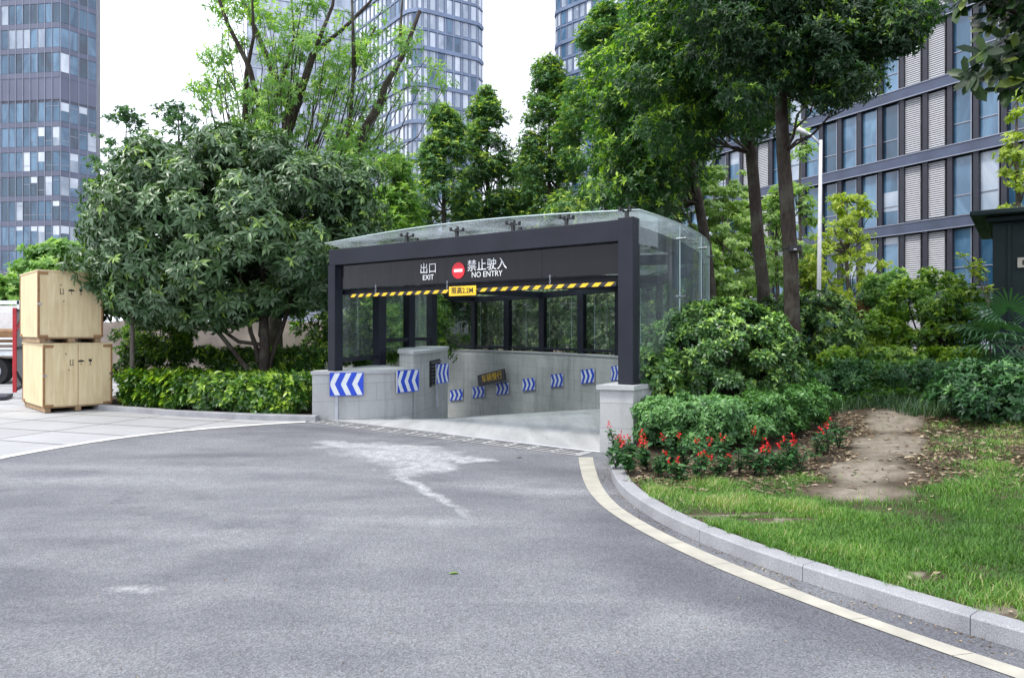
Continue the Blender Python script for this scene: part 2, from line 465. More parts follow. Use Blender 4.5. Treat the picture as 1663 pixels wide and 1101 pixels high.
gw = tr_.n('ShaderNodeTexWave', bands_direction='Y'); tr_.l(tr_.mapping(rc, rot=(0,0,.62)), gw.inputs['Vector']); gw.inputs['Scale'].default_value = 1.6; gw.inputs['Distortion'].default_value = .4
rcol = tr_.mix(tr_.ramp(gw.outputs['Fac'], [(.0, .35), (.12, 0.0)]), rcol, (.20,.205,.21))
M['ramp_concrete'] = tr_.done(tr_.bsdf(rcol, .8, 0, tr_.bump(tr_.noise(rc, 60, 3), .2, .005), .3))
M['drain_stone'] = simple('drain_stone', (.34,.345,.35), .75, 0, .2, 4, .2)
M['slot_black'] = simple('slot_black', (.012,.012,.014), .9)
M['line_stone'] = simple('line_stone', (.36,.345,.295), .7, 0, .14, 5, .2, bscale=80)
M['line_white'] = simple('line_white', (.62,.62,.60), .7, 0, .2, 4, .2)
M['steel'] = simple('steel_paint', (.014,.0165,.025), .5, 0, .25, 2.5, .05, .25)
M['steel_wear'] = simple('steel_wear', (.035,.038,.05), .5, 0, .3, 8, .1)
M['glass'] = glass_mat('glass', (.90,.94,.93), .075)
M['roof_glass'] = glass_mat('roof_glass', (.90,.94,.94), .34, False)
M['glass_edge'] = simple('glass_edge', (.45,.56,.56), .2, 0, .1)
M['chrome'] = simple('chrome', (.35,.36,.38), .25, 1.0, .1)
M['black_paint'] = simple('black_paint', (.015,.016,.018), .5)
M['white_letter'] = simple('white_letter', (.75,.77,.78), .6, 0, .03)
M['red_sign'] = simple('red_sign', (.62,.012,.025), .5, 0, .06)
M['yellow'] = simple('yellow_paint', (.80,.50,.02), .5, 0, .1)
M['black_stripe'] = simple('black_stripe', (.02,.02,.022), .6)
M['chev_blue'] = simple('chevron_blue', (.012,.06,.52), .45, 0, .1)
M['chev_white'] = simple('chevron_white', (.68,.72,.75), .45, 0, .06)
M['bark'] = bark_mat('bark', (.020,.016,.013), (.075,.06,.05))
M['bark_grey'] = bark_mat('bark_grey', (.05,.043,.038), (.16,.14,.12))
M['leaf_big'] = leaf_mat('leaf_big', [(0, (.034,.072,.030)), (.55, (.070,.138,.060)), (.85, (.115,.21,.085)), (1, (.24,.38,.07))], .38, .22, (1.2,1.5,.6), .55)
M['leaf_tall'] = leaf_mat('leaf_tall', [(0, (.016,.052,.018)), (.5, (.042,.125,.028)), (.8, (.12,.27,.03)), (1, (.36,.54,.05))], .5, .35)
M['leaf_row'] = leaf_mat('leaf_row', [(0, (.04,.10,.055)), (.5, (.09,.20,.09)), (.8, (.20,.37,.09)), (1, (.50,.60,.10))], .55, .3)
M['leaf_light'] = leaf_mat('leaf_light', [(0, (.08,.18,.05)), (.5, (.17,.33,.09)), (1, (.36,.52,.14))], .55, .4)
M['leaf_pale'] = leaf_mat('leaf_pale', [(0, (.13,.23,.08)), (.5, (.26,.40,.15)), (1, (.44,.56,.24))], .6, .4)
M['leaf_dark'] = leaf_mat('leaf_dark', [(0, (.010,.034,.016)), (.5, (.025,.075,.026)), (.8, (.06,.15,.03)), (1, (.24,.40,.04))], .5, .35)  # darker copy of leaf_tall, backlit shade put into the leaf colour
M['leaf_lime'] = leaf_mat('leaf_lime', [(0, (.20,.30,.05)), (.5, (.36,.45,.08)), (1, (.55,.60,.14))], .55, .4)
M['leaf_shrub'] = leaf_mat('leaf_shrub', [(0, (.024,.062,.024)), (.5, (.065,.155,.045)), (.8, (.17,.34,.075)), (1, (.36,.56,.13))], .35, .2, (1.2,1.4,.5), .6)
M['leaf_hedge'] = leaf_mat('leaf_hedge', [(0, (.018,.055,.012)), (.5, (.05,.14,.02)), (.8, (.14,.30,.03)), (1, (.36,.52,.06))], .38, .3, (1.2,1.4,.5), .6)
M['leaf_low'] = leaf_mat('leaf_low', [(0, (.018,.06,.024)), (.5, (.045,.14,.045)), (1, (.14,.30,.09))], .45, .25)
M['leaf_vine'] = leaf_mat('leaf_vine', [(0, (.04,.085,.03)), (.6, (.11,.20,.065)), (.9, (.26,.32,.14)), (1, (.60,.58,.46))], .6, .25)
M['leaf_russet'] = leaf_mat('leaf_russet', [(0, (.10,.05,.02)), (.6, (.20,.10,.045)), (1, (.16,.20,.04))], .6, .3)
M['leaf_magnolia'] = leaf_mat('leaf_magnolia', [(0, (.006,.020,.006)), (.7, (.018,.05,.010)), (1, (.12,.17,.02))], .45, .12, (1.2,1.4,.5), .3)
M['palm'] = leaf_mat('palm', [(0, (.035,.10,.045)), (1, (.13,.26,.12))], .4, .25)
M['grass'] = leaf_mat('grass', [(0, (.045,.11,.022)), (.5, (.095,.235,.035)), (.8, (.17,.33,.06)), (1, (.42,.40,.22))], .6, .35)
M['dark_grass'] = leaf_mat('dark_grass', [(0, (.02,.055,.03)), (.7, (.05,.12,.05)), (1, (.12,.20,.07))], .5, .3)
M['litter'] = leaf_mat('litter', [(0, (.06,.04,.025)), (.5, (.17,.12,.08)), (1, (.42,.36,.27))], .8, .1, (1,1,1), .2)
M['petal_red'] = leaf_mat('petal_red', [(0, (.45,.005,.01)), (1, (.85,.03,.03))], .5, .3, (1.2,.6,.5))
M['ply'] = None
PLY = NT('plywood'); c_ = PLY.coord()
gr = PLY.noise(PLY.mapping(c_, scale=(6, 6, .5)), 3.0, 6, .6, .6)
pc = PLY.ramp(gr, [(.3, (.56,.44,.25)), (.7, (.70,.585,.37))])
pc = PLY.mix(PLY.ramp(PLY.noise(c_, 1.6, 4), [(.5, 0.0), (.8, .35)]), pc, (.36,.25,.13))
vo_ = PLY.n('ShaderNodeTexVoronoi'); PLY.l(PLY.mapping(c_, scale=(1,1,.6)), vo_.inputs['Vector']); vo_.inputs['Scale'].default_value = 5.5
pc = PLY.mix(PLY.ramp(vo_.outputs['Distance'], [(.07, .8), (.10, 0.0)]), pc, (.22,.13,.07))
M['ply'] = PLY.done(PLY.bsdf(pc, .65, 0, PLY.bump(gr, .1, .004), .3))
M['crate_edge'] = simple('crate_edge', (.26,.14,.06), .7, 0, .3, 6, .2)
M['skid'] = simple('skid_wood', (.30,.20,.11), .8, 0, .3, 5, .3)
M['ink'] = simple('ink', (.03,.028,.025), .8)
M['tarp'] = simple('tarp', (.30,.25,.215), .8, 0, .3, 1.5, .5, bscale=3)
M['truck_white'] = simple('truck_white', (.68,.70,.72), .4, 0, .1)
M['tyre'] = simple('tyre', (.015,.015,.016), .85)
M['panel_grey'] = simple('panel_grey', (.36,.38,.42), .5, .2, .2, 3)
M['panel_red'] = simple('panel_red', (.50,.03,.04), .55, 0, .2)
M['shed'] = simple('shed_green', (.010,.021,.022), .6, 0, .2, 3, .1, .2)
M['fin_metal'] = simple('fin_metal', (.022,.024,.036), .5, .1, .2, 2)
M['beam_metal'] = simple('beam_metal', (.07,.085,.13), .38, .4, .25, .8)
M['frame_metal'] = simple('frame_metal', (.28,.30,.36), .4, .5, .1)
M['louvre'] = simple('louvre', (.42,.43,.46), .5, 0, .08)
M['louvre_back'] = simple('louvre_back', (.10,.10,.11), .7)
M['pane_a'] = pane_mat('pane_a', (.018,.060,.115), (.055,.14,.235), .06, .45)
M['pane_b'] = pane_mat('pane_b', (.045,.11,.19), (.12,.235,.36), .06, .5)
M['pane_c'] = pane_mat('pane_c', (.24,.30,.38), (.44,.50,.58), .12, .4)
M['pane_d'] = pane_mat('pane_d', (.012,.034,.065), (.03,.085,.14), .05, .5)
M['pane_w'] = pane_mat('pane_w', (.50,.56,.64), (.70,.76,.84), .2, .25, .5)
M['tower_band'] = simple('tower_band', (.22,.24,.30), .5, .2, .2, .3)
M['tower_brown'] = simple('tower_brown', (.08,.09,.125), .6, 0, .2, .3)
M['tower_side'] = simple('tower_side', (.13,.145,.21), .6, 0, .15, .3)
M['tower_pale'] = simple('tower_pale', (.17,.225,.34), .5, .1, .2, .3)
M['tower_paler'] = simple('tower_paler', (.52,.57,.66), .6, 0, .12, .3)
M['pole_white'] = simple('pole_white', (.62,.63,.66), .5, 0, .08)

# header glass: near-black gloss with wavy surface
t_ = NT('header_glass'); oc = t_.coord()
wv = t_.noise(t_.mapping(oc, scale=(2.2, 2.2, .3)), 1.5, 3, .5, .8)
M['header'] = t_.done(t_.bsdf((.008,.008,.011), .04, 0, t_.bump(wv, .25, .06), .25))

# ------------------------------------------------------------------ plan of the ramp
OUT = [(1.30,9.35),(2.1,10.5),(3.0,12.0),(3.6,13.8),(3.8,15.8),(3.75,18.0),(3.5,20.0),(3.25,21.4),(2.55,22.7),(1.65,24.5),(.67,26.0),(-.36,27.3),(-1.37,28.5),(-2.38,29.5),(-4.5,31.1),(-7.0,32.4),(-10,33.4)]
OUTZ = [0,0,-.01,-.05,-.13,-.30,-.55,-.72,-.92,-1.17,-1.43,-1.66,-1.85,-2.03,-2.4,-2.8,-3.2]
INN = [(-3.45,12.85),(-3.05,12.92),(-2.6,13.1),(-2.1,13.55),(-1.85,14.2),(-1.76,15.1),(-1.71,16.1),(-1.68,17.1),(-1.76,18.4),(-2.15,19.8),(-2.8,21.0),(-3.7,22.2),(-4.8,23.2),(-6.0,24.0),(-7.4,24.7),(-9,25.3),(-11,26.0)]
INNZ = [0,-.01,-.03,-.08,-.17,-.28,-.40,-.52,-.66,-.85,-1.05,-1.3,-1.55,-1.8,-2.2,-2.6,-3.2]
HOLE = [(-3.45,12.85)] + [(-3.7,13.2),(-3.0,15.6),(-2.6,17.5),(-2.6,18.6)] + [(x-.12,y) for x,y in INN[9:]] + [(-11,33.5),(-10,33.52)] + [(x+.12, y+.06) for x, y in OUT[::-1][1:-1]] + [(1.30,9.35)]

BB = {}
def inside(p, poly):
    x, y = p; c = False; n = len(poly)
    bb = BB.get(id(poly))
    if bb is None:
        bb = BB[id(poly)] = (min(q[0] for q in poly), max(q[0] for q in poly), min(q[1] for q in poly), max(q[1] for q in poly), poly)
    if x < bb[0] or x > bb[1] or y < bb[2] or y > bb[3]: return False
    for i in range(n):
        x1, y1 = poly[i][:2]; x2, y2 = poly[(i+1)%n][:2]
        if (y1 > y) != (y2 > y) and x < (x2-x1)*(y-y1)/(y2-y1)+x1: c = not c
    return c
def cdt(outer, holes=(), pts=(), zf=lambda x, y: 0.0, name='ground', mat=None, uvs=False):
    """triangulated sheet with holes and interior points"""
    V = []; E = []
    def loop(l):
        i = len(V); V.extend(Vector((p[0], p[1])) for p in l)
        E.extend((i+k, i+(k+1) % len(l)) for k in range(len(l)))
    loop(outer)
    for h in holes: loop(h)
    V.extend(Vector(p) for p in pts)
    vo, eo, fo, *_ = delaunay_2d_cdt(V, E, [], 0, 1e-5)
    fs = []
    for f in fo:
        cx = sum(vo[i].x for i in f)/len(f); cy = sum(vo[i].y for i in f)/len(f)
        if inside((cx, cy), outer) and not any(inside((cx, cy), h) for h in holes):
            a = [vo[i] for i in f]
            ar = sum(a[i].x*a[(i+1)%len(a)].y - a[(i+1)%len(a)].x*a[i].y for i in range(len(a)))
            fs.append(tuple(f) if ar > 0 else tuple(f)[::-1])
    me = bpy.data.meshes.new(name)
    me.from_pydata([(v.x, v.y, zf(v.x, v.y)) for v in vo], [], fs)
    me.materials.append(mat)
    me.polygons.foreach_set('use_smooth', [True]*len(me.polygons)); me.update()
    return link(bpy.data.objects.new(name, me))

# ------------------------------------------------------------------ kerb and lawn outline
KERB = [G(*p) for p in [(1003,737),(991,755),(992,770),(996,785),(1011,807),(1046,834),(1101,865),(1201,907),(1266,930),(1326,951),(1526,1016),(1663,1057)]]
KERB += [Vector((3.25,2.75,0)), Vector((4.2,1.6,0)), Vector((5.5,0.2,0)), Vector((8,-2.5,0)), Vector((14,-8,0))]
def chaikin(pts, it=2):
    for _ in range(it):
        q = [pts[0]]
        for a, b in zip(pts[:-1], pts[1:]):
            q += [a*.75+b*.25, a*.25+b*.75]
        pts = q + [pts[-1]]
    return pts
KERB = chaikin(KERB, 2)
def offset(pts, d):
    r = []
    for i, p in enumerate(pts):
        t = (pts[min(i+1, len(pts)-1)] - pts[max(i-1, 0)]); t.z = 0; t.normalize()
        r.append(p + Vector((-t.y, t.x, 0))*d)
    return r
KIN = offset(KERB, .14)          # lawn side (left of travel direction towards the camera is +x side)
KB = [(p.x, p.y) for p in KERB]
def seg_dist(x, y, pl):
    best = 1e9
    for (x1, y1), (x2, y2) in zip(pl[:-1], pl[1:]):
        dx, dy = x2-x1, y2-y1; L = dx*dx+dy*dy or 1e-9
        t = max(0, min(1, ((x-x1)*dx+(y-y1)*dy)/L))
        best = min(best, math.hypot(x-x1-t*dx, y-y1-t*dy))
    return best
KI2 = [(p.x, p.y) for p in KIN]
class DField:
    def __init__(s, pl, x0=-12, x1=27, y0=-9, y1=44, st=.12):
        s.x0, s.y0, s.st = x0, y0, st
        X, Y = np.meshgrid(np.arange(x0, x1, st), np.arange(y0, y1, st), indexing='ij'); D = np.full(X.shape, 1e9)
        for (ax, ay), (bx, by) in zip(pl[:-1], pl[1:]):
            dx, dy = bx-ax, by-ay; L = dx*dx+dy*dy or 1e-9
            t = np.clip(((X-ax)*dx+(Y-ay)*dy)/L, 0, 1); D = np.minimum(D, np.hypot(X-ax-t*dx, Y-ay-t*dy))
        s.D = D
    def __call__(s, x, y):
        u = (x-s.x0)/s.st; v = (y-s.y0)/s.st
        i = int(max(0, min(s.D.shape[0]-2, u))); j = int(max(0, min(s.D.shape[1]-2, v)))
        a = max(0, min(1, u-i)); b = max(0, min(1, v-j)); D = s.D
        return float((D[i,j]*(1-a)+D[i+1,j]*a)*(1-b)+(D[i,j+1]*(1-a)+D[i+1,j+1]*a)*b)
DK = DField(KI2); DO = DField(OUT)
def lawn_z(x, y):
    d = DK(x, y)
    d2 = DO(x, y) if y > 9 else 99
    s = min(1, d/7.0); s = s*s*(3-2*s)
    z = .09 + .42*s
    if y > 9: z = min(z, .12 + .10*min(d2, 6))
    z += .03*noise.noise(Vector((x*.5, y*.5, 0)))*min(1, d) + .006*noise.noise(Vector((x*3, y*3, 4)))*min(1, d*2)
    return z

PATH_SPOTS = []
for px, py, rx, ry, rot in [(1462,668,.42,1.7,-.56),(1452,695,.46,1.5,-.56),(1440,728,.48,1.2,-.58),(1415,762,.46,.9,-.58),(1385,786,.5,.35,-.3),(1180,812,.45,.05,.0),(1262,822,.35,.06,.0),(1640,960,.22,.07,0),(1500,905,.10,.07,0)]:
    q = G(px, py, .22); PATH_SPOTS.append((q.x, q.y, rx, ry, rot))
M['soil'] = soil_mat()

# ground sheet to the horizon
gp = [(-600,-200),(600,-200),(600,900),(-600,900)]
tag(cdt(gp, [HOLE], zf=lambda x, y: -.012, name='ground', mat=M['soil']), kind='structure')

# road
LARC = [G(*p) for p in [(0,742),(100,724),(200,709),(300,698),(440,687.5),(495,684.5)]]
road = [(p.x, p.y) for p in LARC] + [(-3.45,12.55),(-3.45,12.85),(1.25,9.35)] + [(p.x, p.y) for p in KERB] + [(14,-40),(-6.5,-40),(-6.6,3.0),(-6.78,6.5),(-6.84,8.0)]
tag(cdt(road, zf=lambda x, y: 0.0, name='road', mat=M['asphalt']), kind='structure')

# paved forecourt on the left
PK = [G(*p) for p in [(150,664),(180,668),(240,672.5),(300,677),(370,680.5),(430,683),(512,685)]]
pave = [(-6.84,8.0),(-6.78,6.5),(-6.6,3.0),(-6.5,-40),(-60,-40),(-60,60),(-13.5,60),(-9.6,16.0)] + [(p.x, p.y) for p in PK] + [(p.x, p.y) for p in LARC[::-1]]
tag(cdt(pave, zf=lambda x, y: 0.004, name='pavement', mat=M['paving']), kind='structure')

def strip(name, a, b, z0, mat, zt=None):
    mb = MB()
    n = len(a)
    for i in range(n-1):
        mb.quad((a[i].x, a[i].y, z0), (b[i].x, b[i].y, z0), (b[i+1].x, b[i+1].y, z0), (a[i+1].x, a[i+1].y, z0))
    return mb.build(name, mat)
arc = chaikin(LARC, 2); far = [Vector((-6.5,-30,0)), Vector((-6.6,3,0)), Vector((-6.78,6.5,0)), Vector((-6.84,8.0,0))]
arc = far + arc
o = strip('white_road_line', offset(arc, -.0), offset(arc, -.16), .0085, M['line_white']); o['kind'] = 'structure'
LL = [G(*p) for p in [(939.5,743),(941,755),(948,785),(966,812),(996,837),(1056,872),(1151,918),(1281,970),(1436,1027),(1631,1095),(1760,1140)]]
LR = [G(*p) for p in [(963,742.5),(965,756),(976,790),(1001,820),(1036,843),(1100,877),(1200,920),(1330,973),(1475,1026),(1670,1090),(1800,1132)]]
LL = chaikin(LL); LR = chaikin(LR)
mb = MB()
L = 0
def samp(pl, n):
    d = [0]
    for a, b in zip(pl[:-1], pl[1:]): d.append(d[-1]+(b-a).length)
    r = []; k = 0
    for i in range(n):
        t = d[-1]*i/(n-1)
        while k < len(d)-2 and d[k+1] < t: k += 1
        r.append(pl[k].lerp(pl[k+1], (t-d[k])/max(1e-9, d[k+1]-d[k])))
    return r
SL, SR = samp(LL, 61), samp(LR, 61); zq = Vector((0,0,.005))
for i in range(60):
    g0 = .035 if i % 5 == 0 else 0
    mb.quad(SL[i].lerp(SL[i+1], g0)+zq, SL[i+1]+zq, SR[i+1]+zq, SR[i].lerp(SR[i+1], g0)+zq)
o = mb.build('pale_stone_line', M['line_stone']); o['kind'] = 'structure'

# kerb of separate stones
def kerb(name, label, pts, width, h, stone, side=1, z0=-.01):
    root = empty(name, pts[0], label, 'kerb')
    # resample
    P = [pts[0]]; cuts = []
    dense = []
    for a, b in zip(pts[:-1], pts[1:]):
        n = max(1, int((b-a).length/.07))
        dense += [a.lerp(b, k/n) for k in range(n)]
    dense.append(pts[-1])
    inn = offset(dense, width*side)
    acc = 0; start = 0; i = 0
    segs = []
    for k in range(1, len(dense)):
        acc += (dense[k]-dense[k-1]).length
        if acc >= stone or k == len(dense)-1:
            segs.append((start, k)); start = k; acc = 0
    for a, b in segs:
        mb = MB(); bv = .012
        prof = lambda p, q: [p+Vector((0,0,z0)), p+Vector((0,0,h-bv)), p.lerp(q, bv/width)+Vector((0,0,h)), q+Vector((0,0,h)), q+Vector((0,0,z0))]
        idx = range(a, b+1); rows = []
        for j in idx:
            p, q = dense[j].copy(), inn[j].copy()
            if j == a and b-a > 1: p = p.lerp(dense[j+1], .045); q = q.lerp(inn[j+1], .045)
            rows.append([mb.vert(x) for x in prof(p, q)])
        for r0, r1 in zip(rows[:-1], rows[1:]):
            for m in range(4):
                q = (r0[m], r0[m+1], r1[m+1], r1[m]); mb.face(q if side < 0 else q[::-1])
        mb.face(rows[0] if side > 0 else rows[0][::-1]); mb.face(rows[-1][::-1] if side > 0 else rows[-1])
        mb.build('kerb_stone', M['kerb_stone'], root)
    return root
kerb('kerb', 'curved grey granite kerb edging the lawn on the right', KERB, .14, .105, .95)
PK2 = [G(*p) for p in [(150,664),(180,668),(240,672.5),(300,677),(370,680.5),(430,683),(512,685)]]
kerb('kerb', 'low grey kerb in front of the bright green hedge beside the crates', chaikin(PK2,1), .16, .11, 1.0)

# lawn terrain
lawn_out = KI2 + [(60,-8),(120,0),(120,60),(60,60),(14,60),(6,40),(-2,36)] + [(x+.3,y+.25) for x, y in OUT[::-1][3:]]
lawn_out = [(x, y) for x, y in lawn_out]
pts = []
for y in np.arange(-7, 36, .45):
    for x in np.arange(1, 26, .45):
        if inside((x, y), lawn_out) and DK(x, y) > .2 and DO(x, y) > .6: pts.append((x+random.uniform(-.1,.1), y+random.uniform(-.1,.1)))
tag(cdt(lawn_out, pts=pts, zf=lambda x, y: lawn_z(x, y), name='lawn', mat=M['soil']), kind='structure')
# planted bed on the left and behind the ramp
bedl = [(p.x, p.y) for p in offset(chaikin(PK2,1), .15)] + [(-3.72,13.2),(-3.05,15.6),(-2.75,17.5),(-2.75,18.6)] + [(x-.3, y+.0) for x, y in INN[9:]] + [(-12,40),(-13.4,40),(-9.7,15.8)]
tag(cdt(bedl, zf=lambda x, y: .07, name='planting_bed', mat=M['soil']), kind='structure')

# ramp surface
mb = MB()
zi = INNZ; zo = OUTZ
NS = 10
for i in range(len(OUT)-1):
    for k in range(NS):
        def P(ii, kk):
            f = kk/NS; s = f
            z = zi[ii]*(1-s) + zo[ii]*s
            return (INN[ii][0]*(1-f)+OUT[ii][0]*f, INN[ii][1]*(1-f)+OUT[ii][1]*f, z)
        mb.quad(P(i, k), P(i, k+1), P(i+1, k+1), P(i+1, k))
o = mb.build('ramp', M['ramp_concrete'], smooth=True); o['kind'] = 'structure'

# drain channel in front of the ramp
A = Vector((-3.62, 12.62, 0)); B = Vector((1.02, 9.22, 0)); d = (B-A).normalized(); nrm = Vector((-d.y, d.x, 0))
Ld = (B-A).length
root = empty('drain_channel', A, 'long slotted stone drain channel across the foot of the ramp', 'drain')
mb = MB()
for k in range(12):
    a = A + d*(Ld*k/12+.004); b = A + d*(Ld*(k+1)/12-.004)
    mb.quad(a-nrm*.20+Vector((0,0,.006)), b-nrm*.20+Vector((0,0,.006)), b+nrm*.16+Vector((0,0,.006)), a+nrm*.16+Vector((0,0,.006)))
mb.build('channel_cover', M['drain_stone'], root)
mb = MB(); x = .1
while x < Ld-.1:
    for off in (-.12, 0.0, .10):
        a = A + d*x + nrm*off
        dd = (d*.82 + nrm*.0).normalized()
        w2 = nrm*.024
        mb.quad(a-w2+Vector((0,0,.0085)), a+dd*.34-w2+Vector((0,0,.0085)), a+dd*.34+w2+Vector((0,0,.0085)), a+w2+Vector((0,0,.0085)))
    x += .40
mb.build('slot', M['slot_black'], root)

# ------------------------------------------------------------------ retaining walls
def wall_from_curve(name, label, inn, zb, z1, thick, side, cap=True, cap_over=.035):
    """wall along a curve: inner face on the curve, uv by arc length"""
    root = empty(name, (inn[0][0], inn[0][1], zb[0]), label, 'wall')
    V3 = [Vector((x, y, 0)) for x, y in inn]
    outp = offset(V3, thick*side)
    def body(z0s, z1, fa, fb, nm, mat):
        mb = MB(); L = 0; n = len(V3)
        for i in range(n-1):
            d = (V3[i+1]-V3[i]).length
            a, b, c, e = fa[i], fa[i+1], fb[i], fb[i+1]
            za, zb_ = z0s[i], z0s[i+1]
            mb.quad((a.x,a.y,za),(b.x,b.y,zb_),(b.x,b.y,z1),(a.x,a.y,z1), ((L,za),(L+d,zb_),(L+d,z1),(L,z1)))
            mb.quad((e.x,e.y,zb_),(c.x,c.y,za),(c.x,c.y,z1),(e.x,e.y,z1), ((L+d,zb_),(L,za),(L,z1),(L+d,z1)))
            mb.quad((a.x,a.y,z1),(b.x,b.y,z1),(e.x,e.y,z1),(c.x,c.y,z1))
            mb.quad((a.x,a.y,za),(c.x,c.y,za),(e.x,e.y,zb_),(b.x,b.y,zb_))
            L += d
        for i in (0, n-1):
            a, c = fa[i], fb[i]; w_ = (c-a).length
            mb.quad((a.x,a.y,z0s[i]),(c.x,c.y,z0s[i]),(c.x,c.y,z1),(a.x,a.y,z1), ((0,z0s[i]),(w_,z0s[i]),(w_,z1),(0,z1)))
        return mb.build(nm, mat, root)
    body([z-.12 for z in zb], z1-.055, V3, outp, 'wall', M['stone_wall'])
    if cap:
        ca = offset(V3, -cap_over*side); cb = offset(V3, (thick+cap_over)*side)
        body([z1-.055]*len(V3), z1, ca, cb, 'coping', M['coping'])
    return root
DENSE = lambda c, z: None
def densify(c, z, it=2):
    v = chaikin([Vector((p[0], p[1], q)) for p, q in zip(c, z)], it)
    return [(p.x, p.y) for p in v], [p.z for p in v]
oc_, oz_ = densify(OUT[1:], OUTZ[1:])
oc_ = [(1.72, 9.95)] + oc_; oz_ = [0] + oz_
outer_wall = wall_from_curve('retaining_wall', 'long curved grey stone retaining wall behind the ramp carrying the row of small chevron signs', oc_, oz_, .92, .24, -1)
# gate pier at the right
pier = empty('stone_pier', (1.45, 9.5, 0), 'square pale stone pier under the right front post of the entrance', 'pier')
pp = [(1.20,9.33),(1.63,9.05+.13),(2.02,9.72),(1.60,9.98)]
mb = MB(); mb.prism(pp, -.05, .865); mb.build('pier_block', M['stone_wall'], pier)
cpp = Vector((sum(p[0] for p in pp)/4, sum(p[1] for p in pp)/4))
mb = MB(); mb.prism([tuple(cpp + (Vector(p)-cpp)*1.13) for p in pp], .865, .925); mb.build('coping', M['coping'], pier)

# left wall, front part (low) and the raised vent shaft
ic_, iz_ = densify(INN[:8], INNZ[:8])
low = [q for q in ic_ if q[1] < 13.75]; low = ic_[:len(low)+1]; lz = iz_[:len(low)]
lw = empty('retaining_wall', (-3.5, 12.85, 0), 'low grey stone wall left of the ramp with two large chevron signs', 'wall')
front = [(-3.74,12.78)] + low
plan_low = front + [(-2.42,14.5),(-3.05,15.55),(-3.45,13.5),(-3.74,13.15)]
zz = [-.1] + [z-.15 for z in lz] + [-.1]*4
mb = MB(); mb.prism(plan_low, -.45, .855); mb.build('wall', M['stone_wall'], lw)
def grow(plan, g):
    c = Vector((sum(p[0] for p in plan)/len(plan), sum(p[1] for p in plan)/len(plan)))
    a = sum(plan[i][0]*plan[(i+1)%len(plan)][1] - plan[(i+1)%len(plan)][0]*plan[i][1] for i in range(len(plan)))
    sg = 1 if a > 0 else -1; r = []; n = len(plan)
    for i in range(n):
        p0, p1, p2 = Vector(plan[i-1]), Vector(plan[i]), Vector(plan[(i+1)%n])
        t = (p1-p0).normalized() + (p2-p1).normalized(); t.normalize()
        r.append(tuple(p1 + Vector((t.y, -t.x))*g*sg))
    return r
mb = MB(); mb.prism(grow(plan_low, .035), .855, .915); mb.build('coping', M['coping'], lw)
hi = [q for q in ic_ if q[1] >= 13.70]
sh = empty('vent_shaft', (-2.1, 16, 0), 'raised curved stone vent block beside the ramp with a louvred opening', 'wall')
plan_hi = [(hi[0][0]+.012, hi[0][1])] + [(x+.006, y) for x, y in hi[1:]] + [(-1.75,18.6),(-2.5,18.9),(-2.62,17.2),(-2.6,15.9),(-2.40,14.55)]
mb = MB(); mb.prism(plan_hi, -1.0, 1.20); mb.build('wall', M['stone_wall'], sh)
mb = MB(); mb.prism(grow(plan_hi, .04), 1.20, 1.265); mb.build('coping', M['coping'], sh)
# inner wall further down the ramp
i2, z2 = densify(INN[8:], INNZ[8:])
wall_from_curve('retaining_wall', 'inner grey stone wall of the ramp beyond the vent block', i2, z2, .92, .24, 1)
# end of the ramp in the ground: dark portal
mb = MB(); mb.box((-10.9, 29.6, -1.2), (.3, 8.2, 4.1)); o = mb.build('end_wall', M['stone_wall']); tag(o, 'grey end wall of the ramp deep behind the left wall', 'wall')

def curve_at(curve, px):
    """where a sight line at pixel column px meets a plan curve; point and tangent"""
    r = (px-CX)/F
    for (x1, y1), (x2, y2) in zip(curve[:-1], curve[1:]):
        f1 = x1 - r*y1; f2 = x2 - r*y2
        if f1*f2 <= 0 and f1 != f2:
            t = f1/(f1-f2); return Vector((x1+(x2-x1)*t, y1+(y2-y1)*t, 0)), Vector((x2-x1, y2-y1, 0)).normalized()

